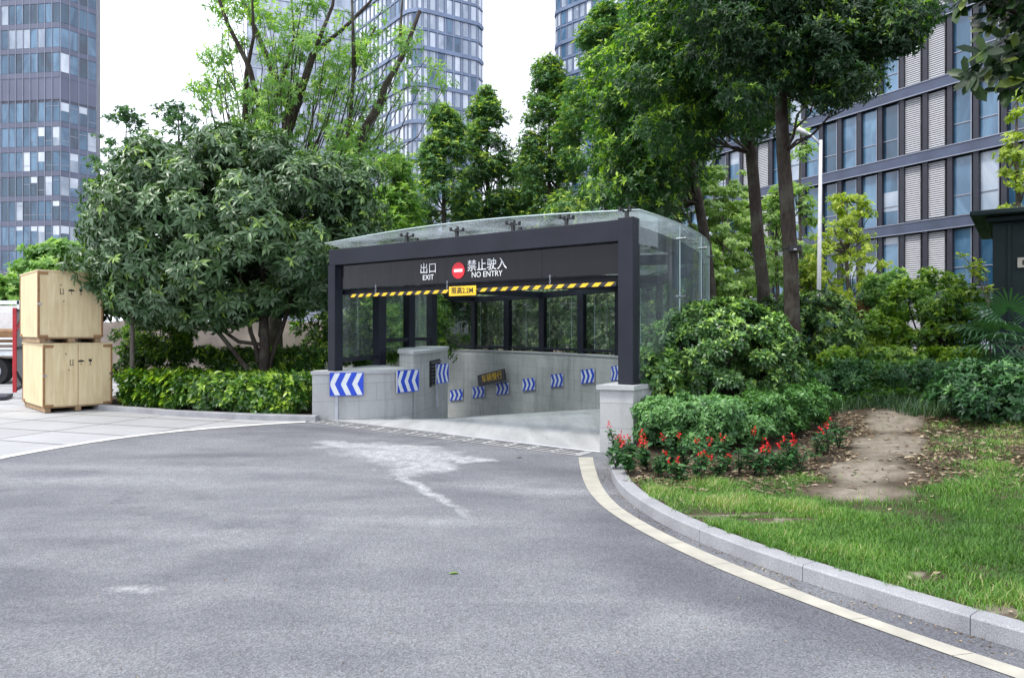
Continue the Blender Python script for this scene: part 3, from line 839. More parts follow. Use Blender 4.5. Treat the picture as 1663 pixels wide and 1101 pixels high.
# chevron signs
def chevron(label, c, tang, w_, h_, direction, slope=0.0, post=False, group=None):
    """board on a wall; tang runs left to right as seen"""
    nrm_ = Vector((tang.y, -tang.x, 0))      # towards the viewer side
    up = Vector((0, 0, 1))
    T = (tang + up*slope).normalized()
    root = empty('chevron_sign', c, label, 'sign', group)
    def Q(u, v, k): return c + T*u + up*v + nrm_*k
    mb = MB()
    Mx = Matrix((tang, nrm_*-1, up)).transposed()
    ring = [(-w_/2,-h_/2),(w_/2,-h_/2),(w_/2,h_/2),(-w_/2,h_/2)]
    i = len(mb.v)
    mb.v += [tuple(Q(u, v, .0)) for u, v in ring] + [tuple(Q(u, v, .02)) for u, v in ring]
    mb.face((4,5,6,7)); mb.face((3,2,1,0))
    for k in range(4): mb.face((k, (k+1)%4, 4+(k+1)%4, 4+k))
    mb.build('sign_board', M['chev_white'], root)
    n = 3; st = w_/n; s = direction
    m_ = .012
    def clipx(u): return max(-w_/2+m_, min(w_/2-m_, u))
    # blue chevrons
    for k in range(-1, n+1):
        mb = MB()
        u0 = -w_/2 + st*k + (st*.05 if s > 0 else -st*.05)
        ww = st*.52; dx = st*.5*s
        # upper and lower arms as thin column slices so they clip at the edge
        NSL = 14
        for j in range(NSL):
            v0 = -h_/2+m_ + (h_-2*m_)*j/NSL; v1 = -h_/2+m_ + (h_-2*m_)*(j+1)/NSL
            f0 = 1-abs(v0)/(h_/2); f1 = 1-abs(v1)/(h_/2)
            a0, b0 = clipx(u0+dx*f0), clipx(u0+ww+dx*f0)
            a1, b1 = clipx(u0+dx*f1), clipx(u0+ww+dx*f1)
            if b0-a0 < 1e-4 and b1-a1 < 1e-4: continue
            mb.quad(Q(a0, v0, .0235), Q(b0, v0, .0235), Q(b1, v1, .0235), Q(a1, v1, .0235))
        if mb.v and len(mb.f) >= NSL: mb.build('chevron_stripe', M['chev_blue'], root)
        elif mb.v:
            for half in (0, 1):
                hb2 = MB()
                for q0 in range(0, len(mb.v), 4):
                    if (q0//4 < len(mb.f)/2) == (half == 0): hb2.quad(*mb.v[q0:q0+4])
                if hb2.v: hb2.build('chevron_stripe', M['chev_blue'], root)
    mb = MB()
    for (u0, v0, u1, v1) in ((-w_/2,-h_/2,w_/2,-h_/2+m_),(-w_/2,h_/2-m_,w_/2,h_/2),(-w_/2,-h_/2,-w_/2+m_,h_/2),(w_/2-m_,-h_/2,w_/2,h_/2)):
        mb.quad(Q(u0,v0,.0265), Q(u1,v0,.0265), Q(u1,v1,.0265), Q(u0,v1,.0265))
    mb.build('sign_border', M['chev_blue'], root)
    if post:
        mb = MB(); b = Q(-w_*.30, -h_/2+.05, -.02)
        mb.box((b.x, b.y, b.z/2+.0), (.06, .04, b.z+.05)); mb.build('post', M['panel_grey'], root)
    return root
IN = ic_
p, t = curve_at([(-3.74,12.78)]+IN, 563); chevron('large blue and white chevron sign nearest the left end of the low wall', p+Vector((t.y,-t.x,0))*.03+Vector((0,0,.67)), t, .62, .44, -1, 0, True, 'blue and white chevron signs pointing left')
p, t = curve_at(IN, 659); chevron('second large chevron sign below the raised vent block', p+Vector((t.y,-t.x,0))*.045+Vector((0,0,.68)), t, .62, .44, -1, 0, False, 'blue and white chevron signs pointing left')
p, t = curve_at(IN, 706); t3 = Vector((.36,.93,0)).normalized(); chevron('narrow looking chevron sign over the vent louvres', p+Vector((t.y,-t.x,0))*.16+Vector((0,0,.72)), t3, .60, .44, -1, 0, True, 'blue and white chevron signs pointing left')
# vent louvre
nr = Vector((t.y, -t.x, 0)); c0 = p + nr*.012 + Vector((0,0,.74))
mb = MB(); Mx = Matrix((t, -nr, Vector((0,0,1)))).transposed()
mb.box(c0-nr*.035, (1.3, .08, .56), Mx); o = mb.build('louvre_opening', M['slot_black'], sh)
mb = MB()
for k in range(7):
    mb.box(c0+nr*.025+Vector((0,0,-.23+k*.077)), (1.27, .045, .022), Mx @ Matrix.Rotation(R(30), 3, 'X'))
mb.build('louvre_slat', M['steel_wear'], sh)

descr = ['lowest and farthest small chevron sign on the curved wall, next to the left block', 'small chevron sign below the left end of the dark hanging board', 'small chevron sign below the right end of the dark hanging board',
         'small chevron sign just right of the dark hanging board on the curved wall', 'fifth small chevron sign from the left on the curved wall', 'chevron sign second from the right front post on the curved wall', 'chevron sign on the curved wall half hidden by the right front post']
for k, (px, zc) in enumerate([(742,-1.05),(778,-.84),(817,-.60),(860,-.33),(906,-.07),(956,.19),(1003,.39)]):
    pt, tn = curve_at(oc_, px); tn = -tn if tn.x < 0 else tn
    chevron(descr[k], pt + Vector((tn.y,-tn.x,0))*.03 + Vector((0,0,zc)), tn, .80, .46, 1, .13, False, 'small chevron signs on the curved ramp wall')
def text_mesh(body, size, name, mat, parent, origin, xdir, ydir=Vector((0,0,1)), extr=.002, align='CENTER', xs=1.0, bold=0.0):
    cu = bpy.data.curves.new('t', 'FONT'); cu.body = body; cu.size = size; cu.extrude = extr
    cu.align_x = align; cu.align_y = 'CENTER'; cu.offset = bold; cu.resolution_u = 3
    ob = bpy.data.objects.new('t', cu); link(ob)
    bpy.context.view_layer.update()
    dg = bpy.context.evaluated_depsgraph_get()
    me = bpy.data.meshes.new_from_object(ob.evaluated_get(dg))
    bpy.data.objects.remove(ob)
    zdir = xdir.cross(ydir).normalized()
    Mx = Matrix.Translation(origin) @ Matrix((xdir*xs, ydir, zdir)).transposed().to_4x4()
    me.transform(Mx); me.materials.clear(); me.materials.append(mat)
    me.name = name
    o = bpy.data.objects.new(name, me); link(o)
    return attach(o, parent)
# dark hanging board with yellow characters
pt, tn = curve_at(oc_, 806); tn = -tn if tn.x < 0 else tn; nn = Vector((tn.y,-tn.x,0))
slope = .2; T = (tn+Vector((0,0,slope))).normalized(); U = Vector((0,0,1))
c = pt + nn*.25 + Vector((0,0,EYE-(613-HY)/F*pt.y))
hb = empty('height_board', c, 'dark tilted board with yellow characters hanging on the curved ramp wall', 'sign')
Mx = Matrix((T, -nn, T.cross(-nn))).transposed()
mb = MB(); mb.box(c, (1.75, .12, .46), Mx, .02); mb.build('board', M['steel_wear'], hb)
for k in (-.6, .6):
    mb = MB(); q = c + T*k; mb.tube([q-nn*.05, q-nn*.25+U*.05], .02, 6); mb.build('bracket', M['steel_wear'], hb)
text_mesh('车辆慢行', .34, 'lettering', M['yellow'], hb, c+nn*.066+T*.1, T, Mx.col[2].normalized())

# ------------------------------------------------------------------ entrance shelter
LP = Vector((-3.35, 12.95, 0)); RP = Vector((1.62, 9.45, 0))
D = (RP-LP).normalized(); NV = Vector((D.y, -D.x, 0))       # NV points to the camera side
def on_front(px, off=0.0):
    r = (px-CX)/F; a = LP+NV*off
    s = (r*a.y - a.x)/(D.x - r*D.y)
    return a + D*s
sh_ = empty('entrance_shelter', ((LP+RP)/2), 'dark steel and glass shelter over the underground car park ramp', 'shelter')
FM = Matrix((D, -NV, Vector((0,0,1)))).transposed()
def post(p, z0, z1, w_=.2, Mx=FM):
    mb = MB(); mb.box((p.x, p.y, (z0+z1)/2), (w_, w_, z1-z0), Mx, .008); mb.build('post', M['steel'], sh_)
post(LP, .915, 2.9); post(RP, .925, 3.22, .23)
mb = MB(); c = (LP+RP)/2 - D*.07
mb.box((c.x, c.y, 3.05), ((RP-LP).length-.115+.12, .2, .30), FM, .008); mb.build('front_beam', M['steel'], sh_)
# rows of inner posts (left and right), with their tie beams
LROW = [LP, Vector((-2.97,15.3,0)), Vector((-2.62,17.4,0)), Vector((-2.28,19.4,0))]
RROW = [RP] + [Vector((x, y, 0)) for x, y in [(2.62,11.1),(3.55,13.0),(3.98,15.3),(3.93,18.2),(3.60,20.6)]]
BACK = []
for px in (1001, 940, 877, 821):
    q, tn = curve_at(oc_, px); BACK.append(q + Vector((-tn.y, tn.x, 0))*(-.12 if tn.x < 0 else .12))
for p in LROW[1:]: post(p, .9 if p.y < 16 else 1.26, 2.95, .22)
for p in RROW[1:-1]: post(p, .92, 3.05, .14)
for p in BACK: post(p, .92, 3.05, .24)
BACK2 = [Vector((-1.6,28.7+.15,0)), Vector((-3.4,30.4,0)), Vector((-5.4,31.7,0))]
for p in BACK2: post(p, .92, 3.05, .2)
L2 = [Vector((-3.1,21.6,0)), Vector((-4.4,23.1,0)), Vector((-6.3,24.4,0))]
for p in L2: post(p, .92, 3.05, .2)
def beam(a, b, z0, z1, w_=.16, name='beam', mat='steel'):
    t = (b-a).normalized(); n_ = Vector((-t.y, t.x, 0))
    mb = MB(); c = (a+b)/2
    mb.box((c.x, c.y, (z0+z1)/2), ((b-a).length, w_, z1-z0), Matrix((t, n_, Vector((0,0,1)))).transposed(), .006)
    mb.build(name, M[mat], sh_)
for row in (LROW + L2, RROW[:-1] + BACK + BACK2):
    for a, b in zip(row[:-1], row[1:]): beam(a, b, 2.92, 3.14, .14)
# cross beams over the ramp
for a, b in ((LROW[1], RROW[2]), (LROW[2], RROW[4]), (LROW[3], BACK[0]), (L2[0], BACK[2]), (L2[1], BACK2[0])):
    beam(a, b, 2.95, 3.15, .12)
# low rails
for a, b in zip(LROW[:-1], LROW[1:]):
    z = 1.06 if a.y < 15 else 1.42
    beam(a, b, z, z+.09, .06, 'rail')
allback = RROW[:-1]+BACK+BACK2
for a, b in zip(allback[:-1], allback[1:]): beam(a, b, 1.0, 1.09, .06, 'rail')
# header panels with the writing
hp = NV*-.02
def hpanel(pa, pb, z0=2.46, z1=2.895):
    a, b = on_front(pa)+hp, on_front(pb)+hp
    mb = MB(); c = (a+b)/2
    mb.box((c.x, c.y, (z0+z1)/2), ((b-a).length-.004, .03, z1-z0), FM); return mb.build('header_panel', M['header'], sh_)
hpanel(553, 711); hpanel(711, 880); hpanel(880, 1009)
c = (LP+RP)/2 - NV*.18
beam(LP-NV*.2, RP-NV*.2, 2.36, 2.46, .08, 'header_rail')
tp = NV*.0
def on_header(px, z): 
    q = on_front(px); return q + Vector((0,0,z))
def zat(q, py): return EYE + (HY-py)/F*q.y
q = on_front(695.5); text_mesh('出口', .195, 'lettering', M['white_letter'], sh_, q+Vector((0,0,zat(q,437)))+NV*.002, D, bold=-.001)
q = on_front(695.5); text_mesh('EXIT', .125, 'lettering', M['white_letter'], sh_, q+Vector((0,0,zat(q,451)))+NV*.002, D)
q = on_front(790.5); text_mesh('禁止驶入', .200, 'lettering', M['white_letter'], sh_, q+Vector((0,0,zat(q,431)))+NV*.002, D)
q = on_front(790.5); text_mesh('NO ENTRY', .125, 'lettering', M['white_letter'], sh_, q+Vector((0,0,zat(q,445.5)))+NV*.002, D)
q = on_front(744.5); c = q + Vector((0,0,zat(q,439.5)))
mb = MB(); mb.poly([c + NV*.004 + D*.135*math.cos(a) + Vector((0,0,.135*math.sin(a))) for a in np.linspace(0, 2*math.pi, 33)[:-1]]); mb.build('no_entry_disc', M['red_sign'], sh_)
mb = MB(); mb.quad(*[c+NV*.007+D*u+Vector((0,0,v)) for u, v in ((-.09,-.024),(.09,-.024),(.09,.024),(-.09,.024))]); mb.build('no_entry_bar', M['white_letter'], sh_)
# glass fittings on the beam
for px in (661, 677, 742, 833, 845, 920, 1018):
    q = on_front(px); mb = MB(); tall = px not in (677, 845)
    z = 3.2
    if px == 1018: z = 3.22
    mb.box(q+Vector((0,0,z+(.05 if tall else .03))), (.045,.045,.10 if tall else .06), FM)
    if tall:
        for sx in (-1, 1):
            for sy in (-1, 1):
                e = q + D*.075*sx - NV*.07*sy + Vector((0,0,z+.13))
                mb.tube([q+Vector((0,0,z+.09)), e], .012, 6); mb.tube([e-Vector((0,0,.025)), e+Vector((0,0,.03))], .022, 8)
    mb.build('glass_fitting', M['black_paint'], sh_)
# curved glass side, back and roof
def glass_run(pts, z0, z1, step, name='glass_panel', skip=()):
    v = [Vector((p[0], p[1], 0)) for p in pts]; dense = []
    for a, b in zip(v[:-1], v[1:]):
        n = max(1, int((b-a).length/.15)); dense += [a.lerp(b, k/n) for k in range(n)]
    dense.append(v[-1]); acc = 0; s = 0; segs = []
    for k in range(1, len(dense)):
        acc += (dense[k]-dense[k-1]).length
        if acc >= step or k == len(dense)-1: segs.append((s, k)); s = k; acc = 0
    th = offset(dense, .014)
    for a, b in segs:
        if b == a: continue
        mb = MB(); rows = []
        for j in range(a, b+1):
            p, q = dense[j].copy(), th[j].copy()
            if j == a: p = p.lerp(dense[j+1], .04); q = q.lerp(th[j+1], .04)
            zt = z1(p) if callable(z1) else z1
            rows.append([mb.vert((p.x,p.y,z0)), mb.vert((p.x,p.y,zt)), mb.vert((q.x,q.y,zt)), mb.vert((q.x,q.y,z0))])
        for r0, r1 in zip(rows[:-1], rows[1:]):
            for m in range(4): mb.face((r0[m], r0[(m+1)%4], r1[(m+1)%4], r1[m]))
        mb.face(rows[0][::-1]); mb.face(rows[-1])
        mb.build(name, M['glass'], sh_)
        if a > 0 and step > 1.32:
            q = dense[a]; mb = MB(); mb.tube([(q.x,q.y,z0),(q.x,q.y,z1 if not callable(z1) else z1(q))], .009, 6); mb.build('glass_seam', M['glass_edge'], sh_)
            for zz_ in (z0+.35, 2.2, 3.1):
                mb = MB(); mb.tube([q-(th[a]-q).normalized()*.10+Vector((0,0,zz_)), q+(th[a]-q).normalized()*.05+Vector((0,0,zz_))], .022, 8); mb.build('glass_clamp', M['chrome'], sh_)
RG = [(1.76,9.42),(2.35,10.2),(3.05,11.35),(3.65,12.6),(4.02,14.0),(4.2,15.6),(4.2,17.6),(4.0,19.8),(3.6,21.5),(2.85,23.0),(1.95,24.8),(.95,26.35),(-.1,27.65),(-1.2,28.85),(-2.3,29.9),(-4.5,31.5)]
rg = chaikin([Vector((x, y, 0)) for x, y in RG], 2); rgp = [(p.x, p.y) for p in rg]
glass_run(rgp, .98, 3.31, 1.35)
LG = [(LP.x-.12, LP.y+.1), (-3.1,15.3), (-2.75,17.4), (-2.42,19.4), (-3.2,21.7),(-4.5,23.3)]
glass_run(LG, 1.15, 3.0, 1.3)
# roof sheets: slightly arched between the two sides
LE = chaikin([Vector((x, y, 0)) for x, y in [(-3.55,12.98),(-3.3,14.5),(-3.1,16),(-2.75,18),(-2.6,19.5),(-3.2,21.7),(-4.5,23.3),(-6.4,24.7)]], 2)
def resample(pl, n):
    d = [0]
    for a, b in zip(pl[:-1], pl[1:]): d.append(d[-1]+(b-a).length)
    r = []; k = 0
    for i in range(n):
        t = d[-1]*i/(n-1)
        while k < len(d)-2 and d[k+1] < t: k += 1
        r.append(pl[k].lerp(pl[k+1], (t-d[k])/max(1e-9, d[k+1]-d[k])))
    return r
NSEG = 13
le = resample(LE, NSEG*3+1); re_ = resample(rg, NSEG*3+1)
def roofp(i, f, dz=0):
    a, b = le[i], re_[i]; p = a.lerp(b, f)
    return Vector((p.x, p.y, 3.325 + .11*math.sin(math.pi*min(1, f*1.0))**1.0 + dz))
NC = 4
for s in range(NSEG):
    for cidx in range(NC):
        mb = MB(); f0, f1 = cidx/NC+.0012, (cidx+1)/NC-.0012
        top = []; bot = []
        for i in range(s*3, s*3+4):
            fr = [f0+(f1-f0)*k/4 for k in range(5)]
            top.append([mb.vert(roofp(i, f, .014)) for f in fr]); bot.append([mb.vert(roofp(i, f)) for f in fr])
        for i in range(3):
            for k in range(4):
                mb.face((top[i][k], top[i][k+1], top[i+1][k+1], top[i+1][k])); mb.face((bot[i][k], bot[i+1][k], bot[i+1][k+1], bot[i][k+1]))
            mb.face((top[i][0], top[i+1][0], bot[i+1][0], bot[i][0])); mb.face((top[i][4], bot[i][4], bot[i+1][4], top[i+1][4]))
        for k in range(4):
            mb.face((top[0][k], bot[0][k], bot[0][k+1], top[0][k+1])); mb.face((top[3][k], top[3][k+1], bot[3][k+1], bot[3][k]))
        mb.build('roof_panel', M['roof_glass'], sh_)

rim = [roofp(0, f/16, .007)+NV*.006 for f in range(17)]
mb = MB(); mb.tube(rim, .011, 6); mb.build('glass_edge', M['glass_edge'], sh_, True)
rim = [roofp(i, 1.0, .007) for i in range(0, NSEG*3+1)]
mb = MB(); mb.tube(rim, .011, 6); mb.build('glass_edge', M['glass_edge'], sh_, True)
# ---- height bar
a, b = on_front(570, .06), on_front(1002, .06); zb = 2.315
hbar = empty('height_bar', (a+b)/2+Vector((0,0,zb)), 'black and yellow striped height limit bar hanging under the shelter front', 'barrier bar')
mb = MB(); c = (a+b)/2; Lb = (b-a).length
mb.box((c.x, c.y, zb), (Lb, .045, .055), FM, .006); mb.build('bar', M['black_stripe'], hbar)
mb = MB(); n = 27; st = Lb/n
for k in range(n):
    u0 = -Lb/2 + st*(k+.22); u1 = u0+st*.5; e = .0245
    q = lambda u, v: c + D*u + NV*e + Vector((0,0,zb+v))
    mb.quad(q(u0-.03,-.0275), q(u1-.03,-.0275), q(u1+.03,.0275), q(u0+.03,.0275))
mb.build('bar_stripe', M['yellow'], hbar)
for px in (893, 726, 610):
    q = on_front(px, .06); mb = MB()
    for k in range(4):
        cc = q + Vector((0,0,zb+.045+k*.036))
        ring = [cc + (D if k%2 else NV)*.012*math.cos(a_) + Vector((0,0,.022*math.sin(a_))) for a_ in np.linspace(0, 2*math.pi, 9)]
        mb.tube(ring, .004, 5, False)
    mb.build('chain', M['chrome'], hbar)
hs = empty('height_sign', on_front(751, .09)+Vector((0,0,zb)), 'yellow 2.2M height limit plate on the middle of the striped bar', 'sign')
q = on_front(751, .1); hz = zat(q, 472.5)
mb = MB(); mb.box((q.x, q.y, hz), (.56, .012, .155), FM, .002); mb.build('plate', M['yellow'], hs)
text_mesh('限高2.2M', .115, 'lettering', M['ink'], hs, q+NV*.009+Vector((0,0,hz)), D, extr=.001, bold=.001)
#VEG
# ------------------------------------------------------------------ buildings
PANES = ['pane_a', 'pane_b', 'pane_c', 'pane_d', 'pane_w']
def tower(name, label, plan, back, z0, z1, pitch, fh, weights, frame, band, band_h, every=1, win=(.82,.72), vis=100, seed=1, mull=.10, mech=(), out=.12, sill=.0):
    """plan: visible facade polyline, right-hand normal faces the viewer when walked left to right"""
    rg = random.Random(seed)
    cx = sum(p[0] for p in plan)/len(plan); cy = sum(p[1] for p in plan)/len(plan)
    root = empty(name, (cx, cy, 0), label, 'building')
    body = list(plan) + list(back)
    mb = MB(); mb.prism(body, z0, z1+1.2); mb.build('wall', M[frame], root)
    pl = [Vector((x, y, 0)) for x, y in plan]
    tot = sum((b-a).length for a, b in zip(pl[:-1], pl[1:]))
    st = []
    for a, b in zip(pl[:-1], pl[1:]):
        n = max(1, round((b-a).length/pitch)); st += [a.lerp(b, k/n) for k in range(n)]
    st.append(pl[-1])
    nf = int((z1-z0)/fh)
    wins = []; mul = MB(); 
    for i, (a, b) in enumerate(zip(st[:-1], st[1:])):
        t = (b-a).normalized(); n_ = Vector((t.y, -t.x, 0)); L = (b-a).length
        Mx = Matrix((t, -n_, Vector((0,0,1)))).transposed()
        mul.box((a.x+n_.x*.06, a.y+n_.y*.06, (z0+z1)/2), (mull, .16, z1-z0), Mx)
        for f in range(nf):
            if f in mech: continue
            zc = z0 + fh*(f+.5)+sill
            c = (a+b)/2 + n_*.03; c.z = zc
            wins.append(((c-Vector((0,0,EYE))).length, c, Mx, t, n_, L))
    mul.box((st[-1].x, st[-1].y, (z0+z1)/2), (mull, mull, z1-z0)); mul.build('mullions', M['frame_metal' if frame != 'tower_paler' else 'tower_paler'], root)
    def score(wn):
        c = wn[1]; px = CX + F*c.x/c.y; py = HY-(c.z-EYE)/c.y*F
        seen = 0 if (-20 < px < 1683 and -20 < py < 560) else 1e6
        return wn[0] + seen
    wins.sort(key=score)
    rest = {}
    for k, (_, c, Mx, t, n_, L) in enumerate(wins):
        m = rg.choices(PANES, weights)[0]
        w_, h_ = L*win[0], fh*win[1]
        if k < vis:
            mb = MB(); mb.box(c, (w_, .05, h_), Mx)
            # blind or transom line
            r = rg.random()
            o = mb.build('window', M[m], root)
            mb2 = MB()
            zt = h_*rg.choice((-.22, -.22, .1, .3))
            if r >= .35: mb2.box(c + Vector((0,0,zt)) + n_*.035, (w_, .03, .07), Mx)
            if r < .35:
                hh = h_*rg.uniform(.2, .6)
                mb2.box(c + Vector((0,0,h_/2-hh/2)) + n_*.03, (w_*.96, .012, hh), Mx)
            mb2.build('blind' if r < .35 else 'transom', M['pane_w' if r < .35 else 'frame_metal'], o)
        else:
            rest.setdefault(m, MB()).box(c, (w_, .05, h_), Mx)
    if rest:
        al = MB(); mats = list(rest)
        for j, m in enumerate(mats):
            o0 = len(al.v); al.v += rest[m].v
            for fc in rest[m].f: al.f.append(tuple(q+o0 for q in fc)); al.uv.append(None); al.mi.append(j)
        o = al.build('windows', [M[m] for m in mats], root); o['kind'] = 'stuff'
    for f in range(nf+1):
        thick = (f % every == 0)
        bh = band_h if thick else band_h*.45
        if f in mech: bh = fh
        zz = z0+fh*f if f not in mech else z0+fh*(f+.5)
        mb = MB(); od = out if thick else out*.5
        if f in mech: od *= .6
        op = [p + Vector((0,0,0)) for p in offset(pl, -od)]
        for a, b, p, q in zip(op[:-1], op[1:], pl[:-1], pl[1:]):
            mb.quad((a.x,a.y,zz-bh/2),(b.x,b.y,zz-bh/2),(b.x,b.y,zz+bh/2),(a.x,a.y,zz+bh/2))
            mb.quad((a.x,a.y,zz+bh/2),(b.x,b.y,zz+bh/2),(q.x,q.y,zz+bh/2),(p.x,p.y,zz+bh/2))
            mb.quad((p.x,p.y,zz-bh/2),(q.x,q.y,zz-bh/2),(b.x,b.y,zz-bh/2),(a.x,a.y,zz-bh/2))
        mb.quad((op[0].x,op[0].y,zz-bh/2),(op[0].x,op[0].y,zz+bh/2),(pl[0].x,pl[0].y,zz+bh/2),(pl[0].x,pl[0].y,zz-bh/2))
        mb.quad((pl[-1].x,pl[-1].y,zz-bh/2),(pl[-1].x,pl[-1].y,zz+bh/2),(op[-1].x,op[-1].y,zz+bh/2),(op[-1].x,op[-1].y,zz-bh/2))
        mb.build('floor_band', M[band], root)
    return root

# left office tower
c1 = Vector((-66.2, 100)); dl = Vector((-.993, .12)); dr = Vector((.585, .81))
pL = c1 + dl*26; pR = c1 + dr*4.9
tower('office_tower', 'tall blue glass office tower with brown bands at the left edge', [tuple(pL), tuple(c1), tuple(pR)],
      [(pR.x-9, pR.y+16), (pL.x-3, pL.y+18)], -.4, 79, 1.17, 3.62, (6,7,.8,3,.12), 'tower_brown', 'tower_side', .78, seed=3, win=(.92,.76), mull=.07, mech=(10,), out=.1)
# middle tower with the rounded corner
c2 = Vector((-18.9, 130)); dl = Vector((-.63,.78)); dr = Vector((.866,.5)); rr = 3.2
pa = c2 + dl*rr; pb = c2 + dr*rr
arcp = [tuple(pa*(1-t)**2 + c2*2*t*(1-t) + pb*t*t) for t in (0,.2,.4,.6,.8,1)]
e = c2 + dr*13.8; s0 = c2 + dl*26
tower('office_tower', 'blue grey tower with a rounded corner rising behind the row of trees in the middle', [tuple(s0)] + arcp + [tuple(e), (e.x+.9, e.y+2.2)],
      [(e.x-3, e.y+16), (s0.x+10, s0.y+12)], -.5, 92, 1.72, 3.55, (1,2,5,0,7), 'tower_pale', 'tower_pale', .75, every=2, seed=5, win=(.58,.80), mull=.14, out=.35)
# paler tower behind the sparse tree
c3 = Vector((-66, 170)); e3 = Vector((-35, 182))
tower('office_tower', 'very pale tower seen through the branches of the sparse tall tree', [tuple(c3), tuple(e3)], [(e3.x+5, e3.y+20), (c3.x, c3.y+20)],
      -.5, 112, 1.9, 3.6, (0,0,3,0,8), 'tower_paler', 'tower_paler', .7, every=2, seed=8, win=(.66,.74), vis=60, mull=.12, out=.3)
# tower at the top centre right
c4 = Vector((8.6, 148)); dn = Vector((.72,-.69)); lf = Vector((.60,.80)); rr = 2.6
pa = c4 + lf*rr*1.2; pb = c4 + dn*rr
arcp = [tuple(pa*(1-t)**2 + c4*2*t*(1-t) + pb*t*t) for t in (0,.2,.4,.6,.8,1)]
e4 = c4 + dn*26
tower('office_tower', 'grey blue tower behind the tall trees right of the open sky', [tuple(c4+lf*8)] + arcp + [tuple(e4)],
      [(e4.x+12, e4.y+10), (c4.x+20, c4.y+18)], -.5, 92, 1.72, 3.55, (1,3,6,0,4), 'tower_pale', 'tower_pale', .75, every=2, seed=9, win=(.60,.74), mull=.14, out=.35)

# right office block with louvres
root = empty('office_block', (22, 42, 0), 'long dark framed office block with blue windows and white louvre panels on the right', 'building')
P0 = Vector((24.6, 36, 0)); dB = Vector((-.49, .872, 0)).normalized(); nB = Vector((-dB.y, dB.x, 0)); nB = -nB if nB.dot(-P0) < 0 else nB
T0, T1, BW, FH = -9, 19, 1.315, 3.87
Mx = Matrix((-dB, -nB, Vector((0,0,1)))).transposed()
a, b = P0+dB*(T0*BW), P0+dB*(T1*BW)
mb = MB(); mb.prism([tuple((a-nB*.25)[:2]), tuple((b-nB*.25)[:2]), tuple((b-nB*16)[:2]), tuple((a-nB*16)[:2])], -.3, 31.2); mb.build('wall', M['louvre_back'], root)
for f in range(0, 9):
    z = 3.62 + FH*(f-1) + .1
    if f == 0: z = .1
    mb = MB(); c = (a+b)/2 + nB*.10; mb.box((c.x, c.y, z), ((b-a).length, .5, .62), Mx, .02)
    mb.build('floor_beam', M['beam_metal'], root)
    mb = MB()
    for dz in (-.30, .30): mb.box((c.x+nB.x*.27, c.y+nB.y*.27, z+dz), ((b-a).length, .05, .045), Mx)
    mb.build('beam_trim', M['frame_metal'], root)
rgb = random.Random(21)
cells = []
for f in range(0, 8):
    zb_ = (3.62 + FH*(f-1) + .1 if f else .1) + .34; zt_ = 3.62 + FH*f + .1 - .34
    for i in range(T0, T1):
        l = P0 + dB*(i*BW); c = l + dB*(BW*.5) 
        k = i % 9
        kind = 'L' if k in (1, 2) else 'W'
        cells.append((c.length + (0 if (zt_-EYE)/c.y*F < 560 and CX+F*c.x/c.y < 1700 else 1000), c, zb_, zt_, kind, f, i))
        if f == 0: pass
cells.sort(key=lambda q: q[0]); nw = nl = 0
restw = MB(); restl = MB()
for _, c, zb_, zt_, kind, f, i in cells:
    h_ = zt_-zb_; z = (zb_+zt_)/2
    if kind == 'W':
        m = rgb.choices(['pane_a','pane_b','pane_d','pane_c'], (5,4,3,1.3))[0]
        cc = c + dB*.14 + nB*.02
        if nw < 100:
            nw += 1
            mb = MB(); mb.box((cc.x, cc.y, z), (BW-.34, .06, h_-.1), Mx); o = mb.build('window', M[m], root)
            mb = MB()
            ff = cc + nB*.05
            for sx in (-1, 1): mb.box((ff-dB*(sx*(BW-.34)/2)+Vector((0,0,z)))[:], (.045, .06, h_-.06), Mx)
            for dz in (-h_*.16,): mb.box((ff.x, ff.y, z+dz), (BW-.34, .05, .05), Mx)
            mb.build('window_frame', M['frame_metal'], o)
            if rgb.random() < .35:
                hh = rgb.uniform(.35, 1.5); mb = MB(); mb.box((ff.x-nB.x*.015, ff.y-nB.y*.015, z+h_/2-.05-hh/2-rgb.choice((0,0,1.2))), (BW-.42, .01, hh), Mx); mb.build('blind', M['pane_c'], o)
        else: restw.box((cc.x, cc.y, z), (BW-.34, .06, h_-.1), Mx)
    else:
        cc = c + dB*.14 + nB*.10
        tgt = MB() if nl < 60 else restl
        ns = 26
        for s in range(ns):
            tgt.box((cc.x, cc.y, zb_+.06+(h_-.12)*(s+.5)/ns), (BW-.36, .10, (h_-.12)/ns*.62), Mx @ Matrix.Rotation(R(-25), 3, 'X'))
        if nl < 60: tgt.build('louvre_panel', M['louvre'], root)
        nl += 1
o = restw.build('windows', M['pane_a'], root); o['kind'] = 'stuff'
if restl.v: o = restl.build('louvre_panels', M['louvre'], root); o['kind'] = 'stuff'
for i in range(T0, T1+1):
    c = P0 + dB*(i*BW) + nB*.10
    mb = MB(); mb.box((c.x, c.y, 15.4), (.27, .34, 31.2), Mx, .01)
    mb.build('fin', M['fin_metal'], root)

